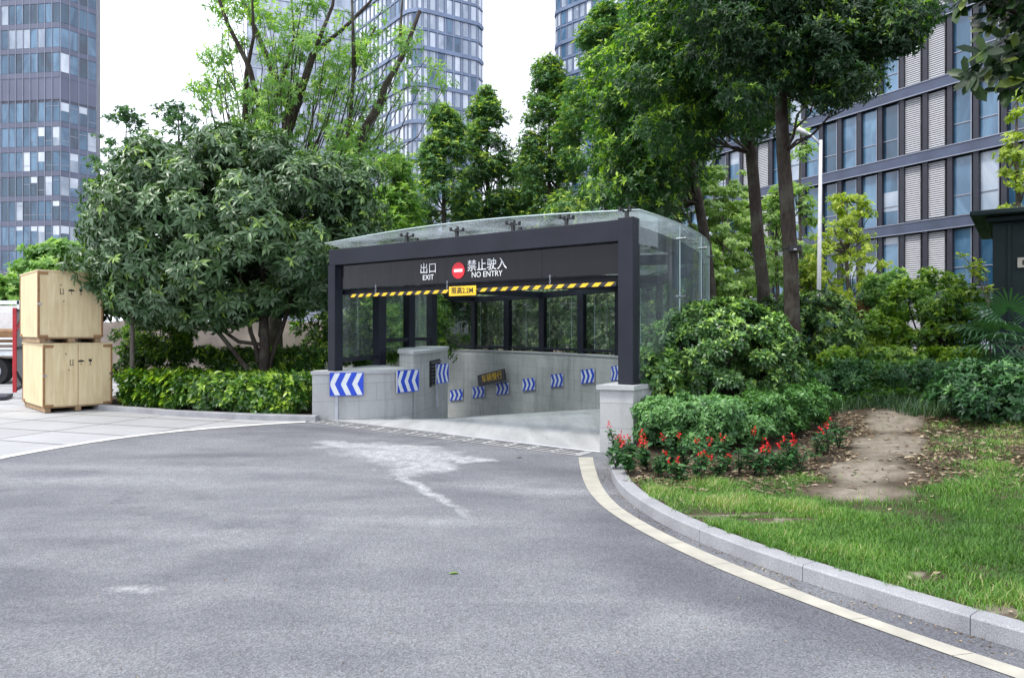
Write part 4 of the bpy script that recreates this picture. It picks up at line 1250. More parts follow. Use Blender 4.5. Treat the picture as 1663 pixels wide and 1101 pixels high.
# dark kiosk at the right edge
kc = at(1612, 540, 12.6); kc.z = 0; KA = R(-37)
kq = empty('kiosk', kc, 'dark green kiosk with a flat overhanging roof at the right edge', 'kiosk', None, KA)
KM = Matrix.Rotation(KA, 3, 'Z')
def KW(x, y, z): return kc + KM @ Vector((x, y, 0)) + Vector((0, 0, z))
mb = MB(); mb.box(KW(1.6, 1.6, 1.78), (3.2, 3.2, 3.76), KM); mb.build('wall', M['shed'], kq)
mb = MB(); mb.box(KW(1.55, 1.5, 3.80), (3.75, 3.9, .10), KM, .02); mb.build('roof', M['shed'], kq)
mb = MB(); mb.box(KW(1.6, 1.55, 3.70), (3.4, 3.5, .10), KM, .02); mb.build('cornice', M['shed'], kq)
for k in range(7):
    mb = MB(); mb.box(KW(.25+k*.45, -.012, 1.85), (.05, .05, 3.5), KM); mb.build('batten', M['shed'], kq)
mb = MB(); mb.box(KW(.62, -.05, 2.90), (.50, .02, .18), KM); pl_ = mb.build('name_plate', M['line_stone'], kq)
for k in range(4):
    mb = MB(); mb.box(KW(.47+.10*k, -.064, 2.90+.01*(k%2)), (.06, .006, .09), KM); mb.build('plate_mark', M['ink'], pl_)

# ------------------------------------------------------------------ crates
def crate(label, corner, ang, w_, d_, h_, z0, inkshift=0.0, seam=False, base=.11):
    root = empty('wooden_crate', (corner.x, corner.y, z0), label, 'crate', 'stacked plywood shipping crates', ang)
    Mr = Matrix.Rotation(ang, 3, 'Z')
    def W(x, y, z): return Vector((corner.x, corner.y, z0)) + Mr @ Vector((x, y, z))
    zb = base; H = h_ - base
    def pb(name, mat, c, s, bev=.004):
        mb = MB(); mb.box(W(*c), s, Mr, bev); return mb.build(name, M[mat], root)
    pb('front_panel', 'ply', (w_/2, .009, zb+H/2), (w_-.02, .018, H-.02))
    pb('side_panel', 'ply', (.009, d_/2, zb+H/2), (.018, d_-.04, H-.02))
    pb('side_panel', 'ply', (w_-.009, d_/2, zb+H/2), (.018, d_-.04, H-.02))
    pb('back_panel', 'ply', (w_/2, d_-.009, zb+H/2), (w_-.02, .018, H-.02))
    pb('lid', 'ply', (w_/2, d_/2, h_-.002), (w_+.03, d_+.03, .03))
    pb('floor_board', 'ply', (w_/2, d_/2, zb+.01), (w_-.05, d_-.05, .02))
    for x, y in ((0,0),(w_,0),(0,d_)):
        mb = MB(); sx = 1 if x == 0 else -1; sy = 1 if y == 0 else -1
        mb.box(W(x+sx*.010, y-sy*.004, zb+H/2), (.035, .012, H-.02), Mr, .002)
        mb.box(W(x-sx*.004, y+sy*.014, zb+H/2), (.012, .035, H-.02), Mr, .002)
        mb.build('corner_strip', M['crate_edge'], root)
    for x in (0, w_):
        sx = 1 if x == 0 else -1
        for z in (zb+.03, h_-.055):
            pb('corner_block', 'crate_edge', (x+sx*.085, -.008, z), (.17, .016, .05))
        pb('corner_clip', 'chrome', (x+sx*.02, -.012, zb+H*.5), (.07, .01, .035))
    pb('corner_clip', 'crate_edge', (-.008, d_-.12, zb+.04), (.016, .2, .06))
    for x in (.08, w_/2, w_-.08):
        pb('skid', 'skid', (x, d_/2, base/2), (.10, d_-.04, base-.01))
    pb('skid_board', 'skid', (w_/2, .06, base-.012), (w_-.03, .09, .022)); pb('skid_board', 'skid', (w_/2, d_-.06, base-.012), (w_-.03, .09, .022))
    if seam: pb('seam', 'crate_edge', (w_*.49, -.0015, zb+H/2), (.008, .006, H-.03), 0)
    # stencilled handling marks
    zc = zb + H*.70; x0 = w_*.38 + inkshift; s = .062; y = -.004
    def ink(name, polys):
        mb = MB()
        for P_ in polys: mb.poly([W(px_, y, pz_) for px_, pz_ in P_])
        mb.build(name, M['ink'], root)
    rect = lambda xa, za, xb, zb2: [(xa,za),(xb,za),(xb,zb2),(xa,zb2)]
    ink('this_way_up_mark', [rect(x0-.030,zc-.05,x0-.018,zc+.06), rect(x0+.018,zc-.05,x0+.030,zc+.06), rect(x0-.036,zc-.066,x0+.036,zc-.054)])
    u = x0+.17
    ink('umbrella_mark', [[(u-.062,zc+.005)]+[(u+.062*math.cos(a_), zc+.005+.042*math.sin(a_)) for a_ in np.linspace(math.pi, 0, 12)][1:], rect(u-.004,zc-.06,u+.004,zc+.005), rect(u+.004,zc-.06,u+.022,zc-.053)])
    g = x0+.34
    ink('wine_glass_mark', [[(g-.032,zc+.06),(g+.032,zc+.06),(g+.026,zc+.012),(g,zc-.008),(g-.026,zc+.012)][::-1], rect(g-.004,zc-.05,g+.004,zc-.008), rect(g-.024,zc-.06,g+.024,zc-.05)])
    return root
CC = Vector((-9.46, 13.78, 0))
crate('lower plywood crate standing on the pavement with a centre seam', CC, R(46), 1.24, 1.87, 1.40, .01, .02, True)
Mr = Matrix.Rotation(R(46), 3, 'Z')
c_up = CC + Mr @ Vector((-.06, .02, 0)); 
crate('upper plywood crate stacked on top of the other one, slightly smaller', Vector((-9.54,13.74,0)), R(45), 1.15, 1.80, 1.47, 1.425, -.03, False)

# left edge: panel, truck
root = empty('site_gate', (-12.6, 17.2, 0), 'red framed grey sheet metal gate leaf standing behind the crates', 'gate')
a, b = at(24, 540, 17.0), at(50, 540, 19.5); a.z = b.z = 0
t = (b-a).normalized(); n_ = Vector((t.y,-t.x,0)); Mg = Matrix((t,-n_,Vector((0,0,1)))).transposed(); Lg = (b-a).length
mb = MB(); c = (a+b)/2; mb.box((c.x,c.y,1.22),(Lg-.06,.03,1.95),Mg); mb.build('sheet', M['panel_grey'], root)
for p in (a, b):
    mb = MB(); mb.box((p.x,p.y,1.2),(.12,.08,2.1),Mg,.005); mb.build('frame_post', M['panel_red'], root)
for z in (.22, 1.25, 2.2):
    mb = MB(); mb.box((c.x-n_.x*-.03,c.y-n_.y*-.03,z),(Lg,.05,.06),Mg,.004); mb.build('frame_rail', M['fin_metal'], root)
mb = MB(); mb.tube([a+n_*.04+Vector((0,0,1.7)), a+t*(Lg*.45)+n_*.04+Vector((0,0,2.15))], .025, 6); mb.build('brace', M['panel_red'], root)
mb = MB(); mb.tube([a+n_*.04+Vector((0,0,.65)), a+t*(Lg*.5)+n_*.04+Vector((0,0,.2))], .03, 6); mb.build('brace', M['fin_metal'], root)
mb = MB(); mb.box((a.x-.25,a.y-.2,.06),(1.0,.45,.08),Mg,.01); mb.build('foot', M['fin_metal'], root)
tr = empty('flatbed_truck', (-17.5, 21.5, 0), 'white flatbed truck cut off by the left edge behind the gate', 'truck')
x1 = (35-CX)/F*21.5
mb = MB(); mb.box((x1-2.6, 22.4, .98), (5.2, 1.9, .16), None, .02); mb.build('bed', M['truck_white'], tr)
mb = MB(); 
for k in range(3): mb.box((x1-2.6, 21.42, 1.13+.16*k), (5.2, .04, .06))
for k in range(6): mb.box((x1-.1-1.0*k, 21.40, 1.25), (.06, .05, .50))
mb.build('side_rail', M['truck_white'], tr)
mb = MB(); mb.box((x1-2.6, 22.4, 1.55), (4.9, 1.5, .42), None, .08); mb.build('load', M['crate_edge'], tr)
mb = MB(); mb.box((x1-2.6, 23.3, 2.0), (5.2, .05, 1.1)); 
mb.build('headboard', M['truck_white'], tr)
mb = MB()
for k in range(4): mb.box((x1-.05-1.6*k, 21.45, 1.9), (.07, .07, 1.5))
mb.box((x1-2.6, 21.45, 2.58), (5.2, .07, .12)); mb.box((x1-2.6, 21.45, 2.3), (5.2, .05, .05)); mb.build('load_frame', M['truck_white'], tr)
for k in (-.9, -3.9):
    mb = MB()
    for yy in (21.7,):
        cc = Vector((x1+k, yy, .42)); mb.tube([cc-Vector((0,.14,0)), cc+Vector((0,.14,0))], .42, 20)
    wh = mb.build('wheel', M['tyre'], tr)
    mb = MB(); mb.tube([cc-Vector((0,.16,0)), cc-Vector((0,.13,0))], .22, 14); mb.build('rim', M['panel_grey'], wh)
mb = MB(); mb.box((x1-2.6, 22.4, .68), (5.0, .9, .2)); mb.build('chassis', M['tyre'], tr)
mb = MB(); mb.box((x1-6.2, 22.4, 1.5), (1.7, 1.9, 2.0), None, .15); mb.build('cab', M['truck_white'], tr)

# beige tarpaulin fence behind the left bed
root = empty('tarpaulin_fence', (-9, 24.5, 0), 'beige tarpaulin site fence behind the left hedge and trees', 'fence')
mb = MB(); n = 60; xa, xb = -19.5, -4.0
for k in range(n+1):
    x = xa+(xb-xa)*k/n
    for j in range(5):
        z = .1+1.95*j/4 ; y = 24.5 + .10*math.sin(k*1.3+j*.8)+.06*math.sin(k*.51+j*2)
        mb.vert((x, y, z + (.05*math.sin(k*.9) if j == 4 else 0)))
for k in range(n):
    for j in range(4): mb.face((k*5+j, (k+1)*5+j, (k+1)*5+j+1, k*5+j+1))
mb.build('tarpaulin', M['tarp'], root, True)
for k in range(7):
    mb = MB(); x = xa+(xb-xa)*k/6; mb.tube([(x,24.75,0),(x,24.75,2.2)], .04, 8); mb.build('fence_post', M['panel_grey'], root)

# street lamp
lp = at(1328, 480, 19.0); lb = Vector((lp.x, lp.y, .2))
root = empty('street_lamp', lb, 'slim white street lamp between the tree trunks and the office block', 'street lamp')
top = at(1333, 228, 19.0)
mb = MB(); mb.tube([lb, lb.lerp(top, .5), top], [.065,.055,.042], 12); mb.build('pole', M['pole_white'], root, True)
hd = at(1303, 214, 19.2)
mb = MB(); mb.tube([top-Vector((0,0,.15)), top+(hd-top)*.5+Vector((0,0,.02)), hd+Vector((.12,0,-.02))], [.032,.028,.024], 8); mb.build('arm', M['pole_white'], root, True)
mb = MB(); dh = (hd-top).normalized()
mb.tube([hd-dh*.2, hd-dh*.05, hd+dh*.15, hd+dh*.27], [.025,.075,.085,.025], 12); mb.build('lamp_head', M['pole_white'], root, True)

# ------------------------------------------------------------------ vegetation
def sph(n, g=rng):
    v = g.normal(size=(n, 3)); return norm(v)
def whorls(centers, axes, k, L, W, spread=1.0, droop=.25, tmpl=None, g=rng, jl=.25, up=0.0):
    """k leaves around every axis; arrays for instance_mesh"""
    n = len(centers)
    ax = norm(axes); ref = np.where(np.abs(ax[:,2:3]) < .9, np.array([[0,0,1.]]), np.array([[1.,0,0]]))
    u = norm(np.cross(ax, ref)); v = np.cross(ax, u)
    ph = g.uniform(0, 6.28, (n,1)) + np.arange(k)[None,:]*(2*math.pi/k) + g.normal(0,.25,(n,k))
    sp = spread*(1+g.normal(0,.22,(n,k)))
    D = (ax[:,None,:]*np.cos(sp)[:,:,None] + (u[:,None,:]*np.cos(ph)[:,:,None]+v[:,None,:]*np.sin(ph)[:,:,None])*np.sin(sp)[:,:,None])
    D[:,:,2] += -droop + up
    N = ax[:,None,:] + g.normal(0,.25,(n,k,3)) + np.array([0,0,.35])
    P = np.repeat(centers[:,None,:], k, 1) + g.normal(0, .01, (n,k,3))
    Ls = L*(1+g.normal(0,jl,(n,k)).clip(-.55,.6)); Ws = W*(Ls/L)
    return P.reshape(-1,3), norm(D.reshape(-1,3)), N.reshape(-1,3), Ls.ravel(), Ws.ravel()
def crown(parent, blobs, per, k, L, W, mat, spread=1.0, droop=.25, tmpl=None, flat=.75, shell=.45, center=None, young=.12, outk=.5, upk=.5, name='crown', g=rng, cut=None, tone=.5, upleaf=0.0):  # young: share of lime tips, new growth colour also standing for sunlight
    Cs = np.array([b[0] for b in blobs], float); rs = np.array([b[1] for b in blobs], float)
    if center is None: center = Cs.mean(0)
    cnt = np.maximum(3, (per*(rs/rs.mean())**2)).astype(int)
    idx = np.repeat(np.arange(len(Cs)), cnt); n = len(idx)
    dirs = sph(n, g); rad = (shell + (1-shell)*g.random(n)**.6)
    P = Cs[idx] + dirs*(rs[idx]*rad)[:,None]*np.array([1,1,flat])
    outw = norm(P - np.asarray(center)[None,:])
    ax = dirs*.7 + outw*outk + np.array([0,0,upk])
    if cut is not None:
        m = cut(P); P = P[m]; ax = ax[m]; idx = idx[m]; dirs = dirs[m]; rad = rad[m]; n = len(P)
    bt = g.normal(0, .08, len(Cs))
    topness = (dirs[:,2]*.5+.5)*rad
    base = tone - .12 + bt[idx] + .22*topness + g.normal(0,.09,n)  # upper outer leaves lighter, light from above put into the leaf colour
    lit_tip = g.random(n) < young*topness*1.6  # lime chosen on upper outer leaves, sunlight painted as leaf colour
    base = np.where(lit_tip, .86+g.random(n)*.14, np.minimum(base, .84))
    p, d, nn, l, w_ = whorls(P, ax, k, L, W, spread, droop, g=g, up=upleaf)
    var = np.repeat(base, k) + g.normal(0, .06, n*k)
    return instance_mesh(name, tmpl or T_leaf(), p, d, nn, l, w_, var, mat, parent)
def limb_pts(a, b, sag=.15, n=5, wob=.06, rg_=random):
    a, b = Vector(a), Vector(b); L = (b-a).length; pts = []
    for i in range(n+1):
        t = i/n; p = a.lerp(b, t)
        p.z += -sag*L*math.sin(math.pi*t)*.5
        if 0 < i < n: p += Vector((rg_.uniform(-1,1), rg_.uniform(-1,1), rg_.uniform(-1,1)))*wob*L*.5
        pts.append(p)
    return pts
def tree(label, name, base, trunk, radii, blobs, limbs, bark, crown_kw, cat='tree', group=None, lr=.35, extra=None, sides=10):
    """trunk: points; limbs: number of blob centres reached by limbs"""
    root = empty(name, base, label, cat, group)
    mb = MB(); mb.tube(trunk, radii, sides)
    rg_ = random.Random(hash(label) % 999 if False else len(label)*7+int(base[0]*10))
    tv = [Vector(p) for p in trunk]
    bl = sorted(blobs, key=lambda b: -b[1]); rg_.shuffle(bl)
    for c, r in bl[:limbs]:
        c = Vector(c)
        # leave the trunk somewhat below the blob
        best = min(range(len(tv)), key=lambda i: abs((c.z-.5*(c.xy-tv[i].xy).length) - tv[i].z))
        best = max(1, best) if len(tv) > 2 else best
        s = tv[best]; r0 = radii[best]*lr+.008
        pts = limb_pts(s, c, .12, 5, .08, rg_)
        mb.tube(pts, [r0*(1-.8*i/5)+.004 for i in range(6)], 5, False)
    if extra: extra(mb)
    mb.build('trunk', M[bark], root, True)
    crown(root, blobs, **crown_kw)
    return root
def ell_blobs(c, rad, n, br, rg_, shell=.75, zmin=None, prof=None):
    out_ = []
    for _ in range(n):
        while True:
            v = Vector((rg_.gauss(0,1), rg_.gauss(0,1), rg_.gauss(0,1))).normalized()
            r = shell + (1-shell)*rg_.random() if rg_.random() < .75 else rg_.random()
            p = Vector((c[0]+v.x*rad[0]*r, c[1]+v.y*rad[1]*r, c[2]+v.z*rad[2]*r))
            if zmin is None or p.z > zmin: break
        out_.append((tuple(p), br*rg_.uniform(.65, 1.3)))
    return out_
def column_blobs(x, y, z0, z1, rmax, n, rg_, br=.6, lean=0):
    out_ = []
    for _ in range(n):
        t = rg_.random()**.95
        # narrow tip, widest at a third
        prof = (1-t)**.5*1.08 if t > .25 else .86+.3*t
        a = rg_.uniform(0, 6.28); r = rmax*min(1, prof)*(.45+.55*rg_.random())
        out_.append(((x+r*math.cos(a)+lean*t, y+r*math.sin(a), z0+(z1-z0)*t), br*(1.1-.4*t)*rg_.uniform(.7,1.25)))
    out_.append(((x+lean, y, z1), br*.5))
    return out_
def T3(v): return np.array(v, float)

# --- big round tree left of the entrance
rg_ = random.Random(4)
bc = at(362, 372, 15.2)
blobs = ell_blobs((bc.x-.05, 15.6, 3.75), (3.0, 2.4, 2.35), 150, .52, rg_, .86, 2.25)
blobs += ell_blobs((at(300,260,15.4).x, 15.5, 4.9), (1.3,1.2,.9), 24, .45, rg_, .6)
blobs += ell_blobs((at(190,400,15).x, 15.2, 3.3), (.85,.8,1.4), 20, .42, rg_, .5)
blobs += ell_blobs((at(560,330,15.6).x, 15.9, 4.5), (1.0,1.0,1.1), 22, .42, rg_, .5)
blobs += ell_blobs((at(215,470,14.6).x, 14.7, 2.75), (.6,.6,.4), 10, .33, rg_, .5)
blobs += ell_blobs((at(330,485,14.8).x, 14.9, 2.3), (1.7,.9,.3), 30, .35, rg_, .5)
blobs += ell_blobs((at(500,460,14.9).x, 15.2, 2.7), (.7,.7,.55), 12, .35, rg_, .5)
tb = Vector((at(427,600,15.2).x, 15.2, .07))
def ex(mb):
    mb.tube(limb_pts(tb+Vector((0,0,.15)), at(355,540,15.0), -.1, 5, .03)+limb_pts(at(355,540,15.0), at(310,430,15.3), 0, 4), [.07,.065,.06,.055,.05,.05,.05,.045,.04,.03,.02], 8)
    mb.tube(limb_pts(tb+Vector((0,0,.5)), at(480,470,15.5), .1, 5, .05), [.07,.06,.055,.05,.04,.03], 8)
    mb.tube(limb_pts(tb+Vector((-.1,0,.9)), at(390,440,15), .1, 5, .05), [.06,.055,.05,.045,.04,.03], 8)
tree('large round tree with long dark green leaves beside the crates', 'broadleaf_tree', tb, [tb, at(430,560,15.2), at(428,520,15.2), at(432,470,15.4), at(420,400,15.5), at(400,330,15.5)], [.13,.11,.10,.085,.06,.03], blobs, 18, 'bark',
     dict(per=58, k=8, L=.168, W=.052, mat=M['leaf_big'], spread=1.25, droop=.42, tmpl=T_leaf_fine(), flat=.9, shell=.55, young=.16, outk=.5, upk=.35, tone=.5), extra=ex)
# slim trunk tree by the hedge
tb2 = Vector((at(214,590,14.4).x, 14.4, .07))
tree('slim young tree with a light stem rising from the hedge next to the crates', 'young_tree', tb2, [tb2, at(215,540,14.4), at(214,500,14.4), at(216,460,14.5)], [.05,.045,.04,.03],
     ell_blobs((tb2.x, 14.5, 2.75), (.5,.45,.4), 12, .28, rg_, .4), 8, 'bark_grey', dict(per=22, k=8, L=.18, W=.055, mat=M['leaf_big'], spread=1.2, droop=.4, tmpl=T_leaf_fine(), young=.1))
# thick trunk behind
tb3 = Vector((at(470,600,19).x, 19, .05))
rg_ = random.Random(11)
# --- sparse tall tree, several stems (dark branches, light leaves)
def stems(mb):
    Y = 21.0
    st = [[(445,560),(440,420),(462,240),(470,180),(452,140),(420,60),(380,-30)],
          [(470,180),(490,140),(505,90),(560,45),(600,5),(625,-40)],
          [(462,240),(500,120),(520,60),(540,10),(548,-50)],
          [(440,300),(425,190),(405,110),(370,40),(345,-30)],
          [(560,420),(560,290),(590,215),(618,165),(625,140),(655,90),(682,18)],
          [(655,90),(650,60),(652,20),(655,-20)],
          [(560,290),(568,200),(575,110),(610,45)],
          [(430,200),(455,140),(478,60),(470,-40)],
          [(575,110),(573,40),(570,-40)],
          [(398,200),(400,120),(412,60),(408,-40)]]
    for k, s in enumerate(st):
        pts = [at(px, py, Y+.5*math.sin(k*2.1)+.25*i*math.cos(k)) for i, (px, py) in enumerate(s)]
        r0 = [.19,.10,.10,.12,.17,.06,.09,.08,.07,.09][k]
        mb.tube(pts, [r0*(1-.68*i/(len(pts)-1)) for i in range(len(pts))], 8)
bl = []
for cx_, cy_, rx, ry, n in [(420,90,75,110,30),(520,60,85,80,26),(570,170,70,70,22),(480,170,80,60,22),(640,90,55,80,15),(385,20,60,50,14),(600,240,60,45,14),(360,160,50,40,9),(700,110,35,60,5),(400,190,50,40,10),(330,120,30,60,5),(540,270,60,40,12)]:
    for _ in range(n):
        a_ = rg_.uniform(0, 6.28); q = math.sqrt(rg_.random())
        p = at(cx_+rx*q*math.cos(a_), cy_+ry*q*math.sin(a_), 21+rg_.uniform(-1.8,1.8)); bl.append((tuple(p), rg_.uniform(.22,.55)))
tbS = Vector((at(445,560,21).x, 21, .05))
tree('tall sparse tree with dark forked stems against the pale tower', 'forked_tree', tbS, [tbS, at(444,500,21), at(442,440,21)], [.30,.24,.20], bl, 110, 'bark',
     dict(per=17, k=7, L=.15, W=.045, mat=M['leaf_light'], spread=1.15, droop=.25, young=.3, tone=.42, flat=.8), extra=stems, lr=.12)

# --- row of upright trees behind the shelter
def col_tree(label, px, ptop, Y, rmax, n, per, seed, mat='leaf_row', z0=2.0, br=.72, young=.3, lean=0, L=.165, group='row of upright evergreens behind the shelter', tone=.5, nm='upright_evergreen'):
    n = int(n*1.5); rmax *= 1.12; br *= 1.05
    r_ = random.Random(seed); x = (px-CX)/F*Y; z1 = EYE+(HY-ptop)/F*Y
    bl = column_blobs(x, Y, z0, z1-.3, rmax, n, r_, br, lean)
    tree(label, nm, (x, Y, .05), [Vector((x, Y, .05)), Vector((x+.05, Y, z1*.3)), Vector((x-.04+lean*.4, Y, z1*.6)), Vector((x+lean, Y, z1))], [.17,.14,.09,.02], bl, min(34, n), 'bark',
         dict(per=int(per*2.1), k=6, L=L, W=L*.36, mat=M[mat], spread=1.05, droop=.1, flat=.68, shell=.15, young=young, outk=.6, upk=.5, tone=tone, center=(x, Y, z0)), group=group)
col_tree('leftmost upright tree of the row, lime tipped in front of the blue tower', 722, 168, 31, 1.7, 90, 36, 1)
col_tree('second upright tree of the row, between the lime tipped one and the tall one', 796, 138, 33, 1.8, 100, 36, 2, lean=-.2)
col_tree('third upright tree of the row standing before the open sky gap', 893, 84, 32, 1.85, 110, 36, 3)
col_tree('broad upright tree of the row in front of the right hand tower', 985, 5, 29, 2.6, 150, 36, 4, br=.72)
col_tree('last upright tree of the row next to the dark leaning trunks', 1052, -60, 26, 1.7, 120, 36, 6, br=.66, tone=.46)
col_tree('short lime green tree behind the round tree, left of the row', 640, 250, 26, 1.5, 60, 34, 5, 'leaf_light', 1.0, young=.3, nm='lime_tree', group=None, L=.18)
col_tree('low dark tree filling the gap below the second and third upright trees', 850, 250, 36, 2.4, 60, 34, 15, young=.15, nm='upright_evergreen')
# --- dark tall trees with leaning trunks on the right
def dark_tree(label, trunk, radii, regions, Y, seed, per=30, L=.10, spreadY=2.0, limbs=60, mat='leaf_tall', young=.36):
    r_ = random.Random(seed); bl = []
    for cx_, cy_, rx, ry, n in regions:
        for _ in range(n):
            a_ = r_.uniform(0, 6.28); q = r_.random()**.5
            yy = Y + r_.uniform(-spreadY, spreadY)
            p = at(cx_+rx*q*math.cos(a_), cy_+ry*q*math.sin(a_), yy); bl.append((tuple(p), r_.uniform(.3,.62)*Y/13))
    tree(label, 'tall_tree', trunk[0], trunk, radii, bl, limbs, 'bark',
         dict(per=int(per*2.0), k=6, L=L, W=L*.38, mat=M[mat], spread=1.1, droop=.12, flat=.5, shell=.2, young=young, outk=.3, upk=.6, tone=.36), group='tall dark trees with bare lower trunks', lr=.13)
tp1 = [at(1290,540,11.8)] ; tp1[0].z = .4
tp1 += [at(px, py, 11.8) for px, py in [(1286,500),(1284,420),(1278,330),(1272,250),(1268,150),(1262,60),(1258,-60),(1250,-200)]]
dark_tree('nearest tall dark tree whose trunk carries a small black box', tp1, [.15,.13,.122,.12,.11,.10,.095,.085,.06],
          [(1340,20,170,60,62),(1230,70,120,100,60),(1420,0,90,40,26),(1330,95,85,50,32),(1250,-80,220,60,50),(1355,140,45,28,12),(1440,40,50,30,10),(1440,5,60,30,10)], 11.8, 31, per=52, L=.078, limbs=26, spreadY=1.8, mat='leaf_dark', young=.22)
tp2 = [at(1240,540,15)]; tp2[0].z = .5
tp2 += [at(px, py, 15) for px, py in [(1240,470),(1232,400),(1226,320),(1220,250),(1213,180),(1210,100),(1205,0),(1200,-120)]]
dark_tree('second tall dark tree with a double trunk left of the nearest one', tp2, [.16,.135,.13,.125,.12,.10,.09,.07,.05],
          [(1140,110,120,95,84),(1195,165,75,50,30),(1100,50,90,80,46),(1240,120,60,60,24),(1180,-40,150,50,40),(1100,210,60,50,22)], 15, 32, per=40, L=.10, limbs=24, young=.3)
mb = MB(); mb.tube([at(px, py, 15.2) for px, py in [(1222,255),(1208,225),(1200,170),(1196,110),(1190,20)]], [.09,.08,.075,.06,.05], 8); 
dt = bpy.data.objects['tall_tree.001']; mb.build('limb', M['bark'], dt, True)
tp3 = [at(1160,540,19)]; tp3[0].z = .4
tp3 += [at(px, py, 19) for px, py in [(1154,470),(1147,400),(1135,330),(1125,280),(1118,200),(1112,100),(1105,0)]]
dark_tree('third tall dark tree rising behind the curved glass corner', tp3, [.17,.15,.14,.13,.12,.10,.08,.05],
          [(1055,235,75,80,52),(1040,150,75,80,40),(1075,300,45,35,18),(1015,300,60,40,26)], 19, 33, per=34, L=.135, limbs=36)
# black box on the trunk
q = at(1291, 404, 11.64)
fb = empty('junction_box', q, 'small black box strapped to the nearest tall trunk', 'box')
mb = MB(); mb.box(q, (.20,.10,.11), None, .01); mb.build('box', M['black_paint'], fb)
mb = MB(); mb.box(q+Vector((-.02,-.053,-.015)), (.05,.01,.02)); mb.build('label_plate', M['pole_white'], fb)
mb = MB(); cc = at(1283, 404, 11.8)
mb.tube([cc+Vector((math.cos(a_)*.13, math.sin(a_)*.13, 0)) for a_ in np.linspace(0, 6.283, 17)], .008, 5, False); mb.build('strap', M['black_paint'], fb)

# --- light trees behind right
def light_tree(label, px, pbase, ptop, Y, rx, n, per, mat, seed, L=.13, young=.2, name='small_tree', tone=.5, zlow=None, limbs=26, droop=.2, br=.35):
    r_ = random.Random(seed); x = (px-CX)/F*Y; z1 = EYE+(HY-ptop)/F*Y; z0 = EYE+(HY-pbase)/F*Y if zlow is None else zlow
    bl = []
    for _ in range(n):
        t = r_.random(); a_ = r_.uniform(0,6.28); rr_ = rx*(1-.75*t)**.8*(.2+.8*r_.random())*(1 if t > .12 else .75)
        bl.append(((x+rr_*math.cos(a_), Y+rr_*math.sin(a_), z0+(z1-z0)*t), r_.uniform(.6,1.3)*br))
    tree(label, name, (x, Y, .1), [Vector((x,Y,.1)), Vector((x+.03,Y,z0+.3)), Vector((x-.03,Y,(z0+z1)/2)), Vector((x,Y,z1-.2))], [.07,.06,.045,.012], bl, limbs, 'bark_grey',
         dict(per=per, k=6, L=L, W=L*.55, mat=M[mat], spread=1.1, droop=droop, flat=.4, shell=.2, young=young, outk=.5, upk=.4, tone=tone), lr=.3)
light_tree('small yellow green tree standing right of the street lamp', 1376, 500, 315, 20, 1.35, 130, 9, 'leaf_lime', 41, .10, tone=.5, br=.2, limbs=60)
light_tree('pale green feathery tree seen between the leaning trunks', 1175, 520, 275, 27, 2.3, 170, 22, 'leaf_pale', 42, .13, tone=.75, droop=.5, br=.3)
light_tree('low light green tree beside the curved glass corner', 1140, 540, 400, 25, 1.8, 60, 34, 'leaf_pale', 43, .14, tone=.5)
light_tree('tall pale green tree behind the second and third bare trunks', 1215, 540, 330, 29, 2.0, 150, 20, 'leaf_pale', 52, .14, tone=.6, droop=.4, br=.3)
light_tree('slender young tree in front of the louvres behind the trunks', 1300, 480, 200, 22, .9, 34, 16, 'leaf_pale', 44, .12, tone=.55)
light_tree('slender green sapling directly right of the second trunk', 1262, 510, 300, 21, .7, 34, 20, 'leaf_pale', 45, .12, tone=.4)
light_tree('yellow bush like tree at the foot of the street lamp', 1318, 540, 425, 21, .9, 26, 24, 'leaf_lime', 46, .12, tone=.45)
light_tree('thin ginkgo like tree at the right edge above the kiosk', 1652, 350, 150, 17, .45, 22, 12, 'leaf_lime', 47, .12, tone=.45, br=.25)
light_tree('small leafy tree at the foot of the left tower above the crates', 95, 470, 395, 34, 2.2, 60, 30, 'leaf_light', 48, .24, tone=.45, br=.6)
light_tree('light green tree behind the flatbed truck at the left edge', 12, 540, 455, 30, 1.8, 50, 30, 'leaf_light', 49, .22, tone=.6, br=.55)
light_tree('dark loose tree peeping out behind the round tree on its left', 205, 420, 180, 24, 1.9, 120, 9, 'leaf_row', 50, .13, tone=.3, zlow=3.6, br=.28, young=.05, limbs=50)
light_tree('dark spreading tree behind the sparse tree above the crates', 290, 420, 175, 27, 2.8, 150, 9, 'leaf_row', 51, .14, tone=.3, zlow=4.6, br=.3, young=.05, limbs=50)
for k, (px, Y, w_, hh, lab) in enumerate([(700,44,3.0,5.5,'bushy tree far behind the left inner posts'),(780,46,3.2,5.0,'bushy tree far behind the left end of the creeper'),(860,45,3.2,5.4,'bushy tree far behind the middle of the creeper'),
        (930,43,3.0,5.0,'bushy tree far behind the right half of the back glass'),(1000,42,3.0,5.6,'bushy tree far behind the right front post'),(610,40,2.6,4.5,'bushy tree far behind the left glass side'),(1075,40,2.8,5.2,'bushy tree far behind the curved glass side')]):
    light_tree(lab, px, 540, HY-(hh-EYE)/Y*F, Y, w_, 60, 30, 'leaf_row' if k % 2 else 'leaf_light', 200+k, .24, tone=.4, br=.8, name='background_tree', zlow=.8)
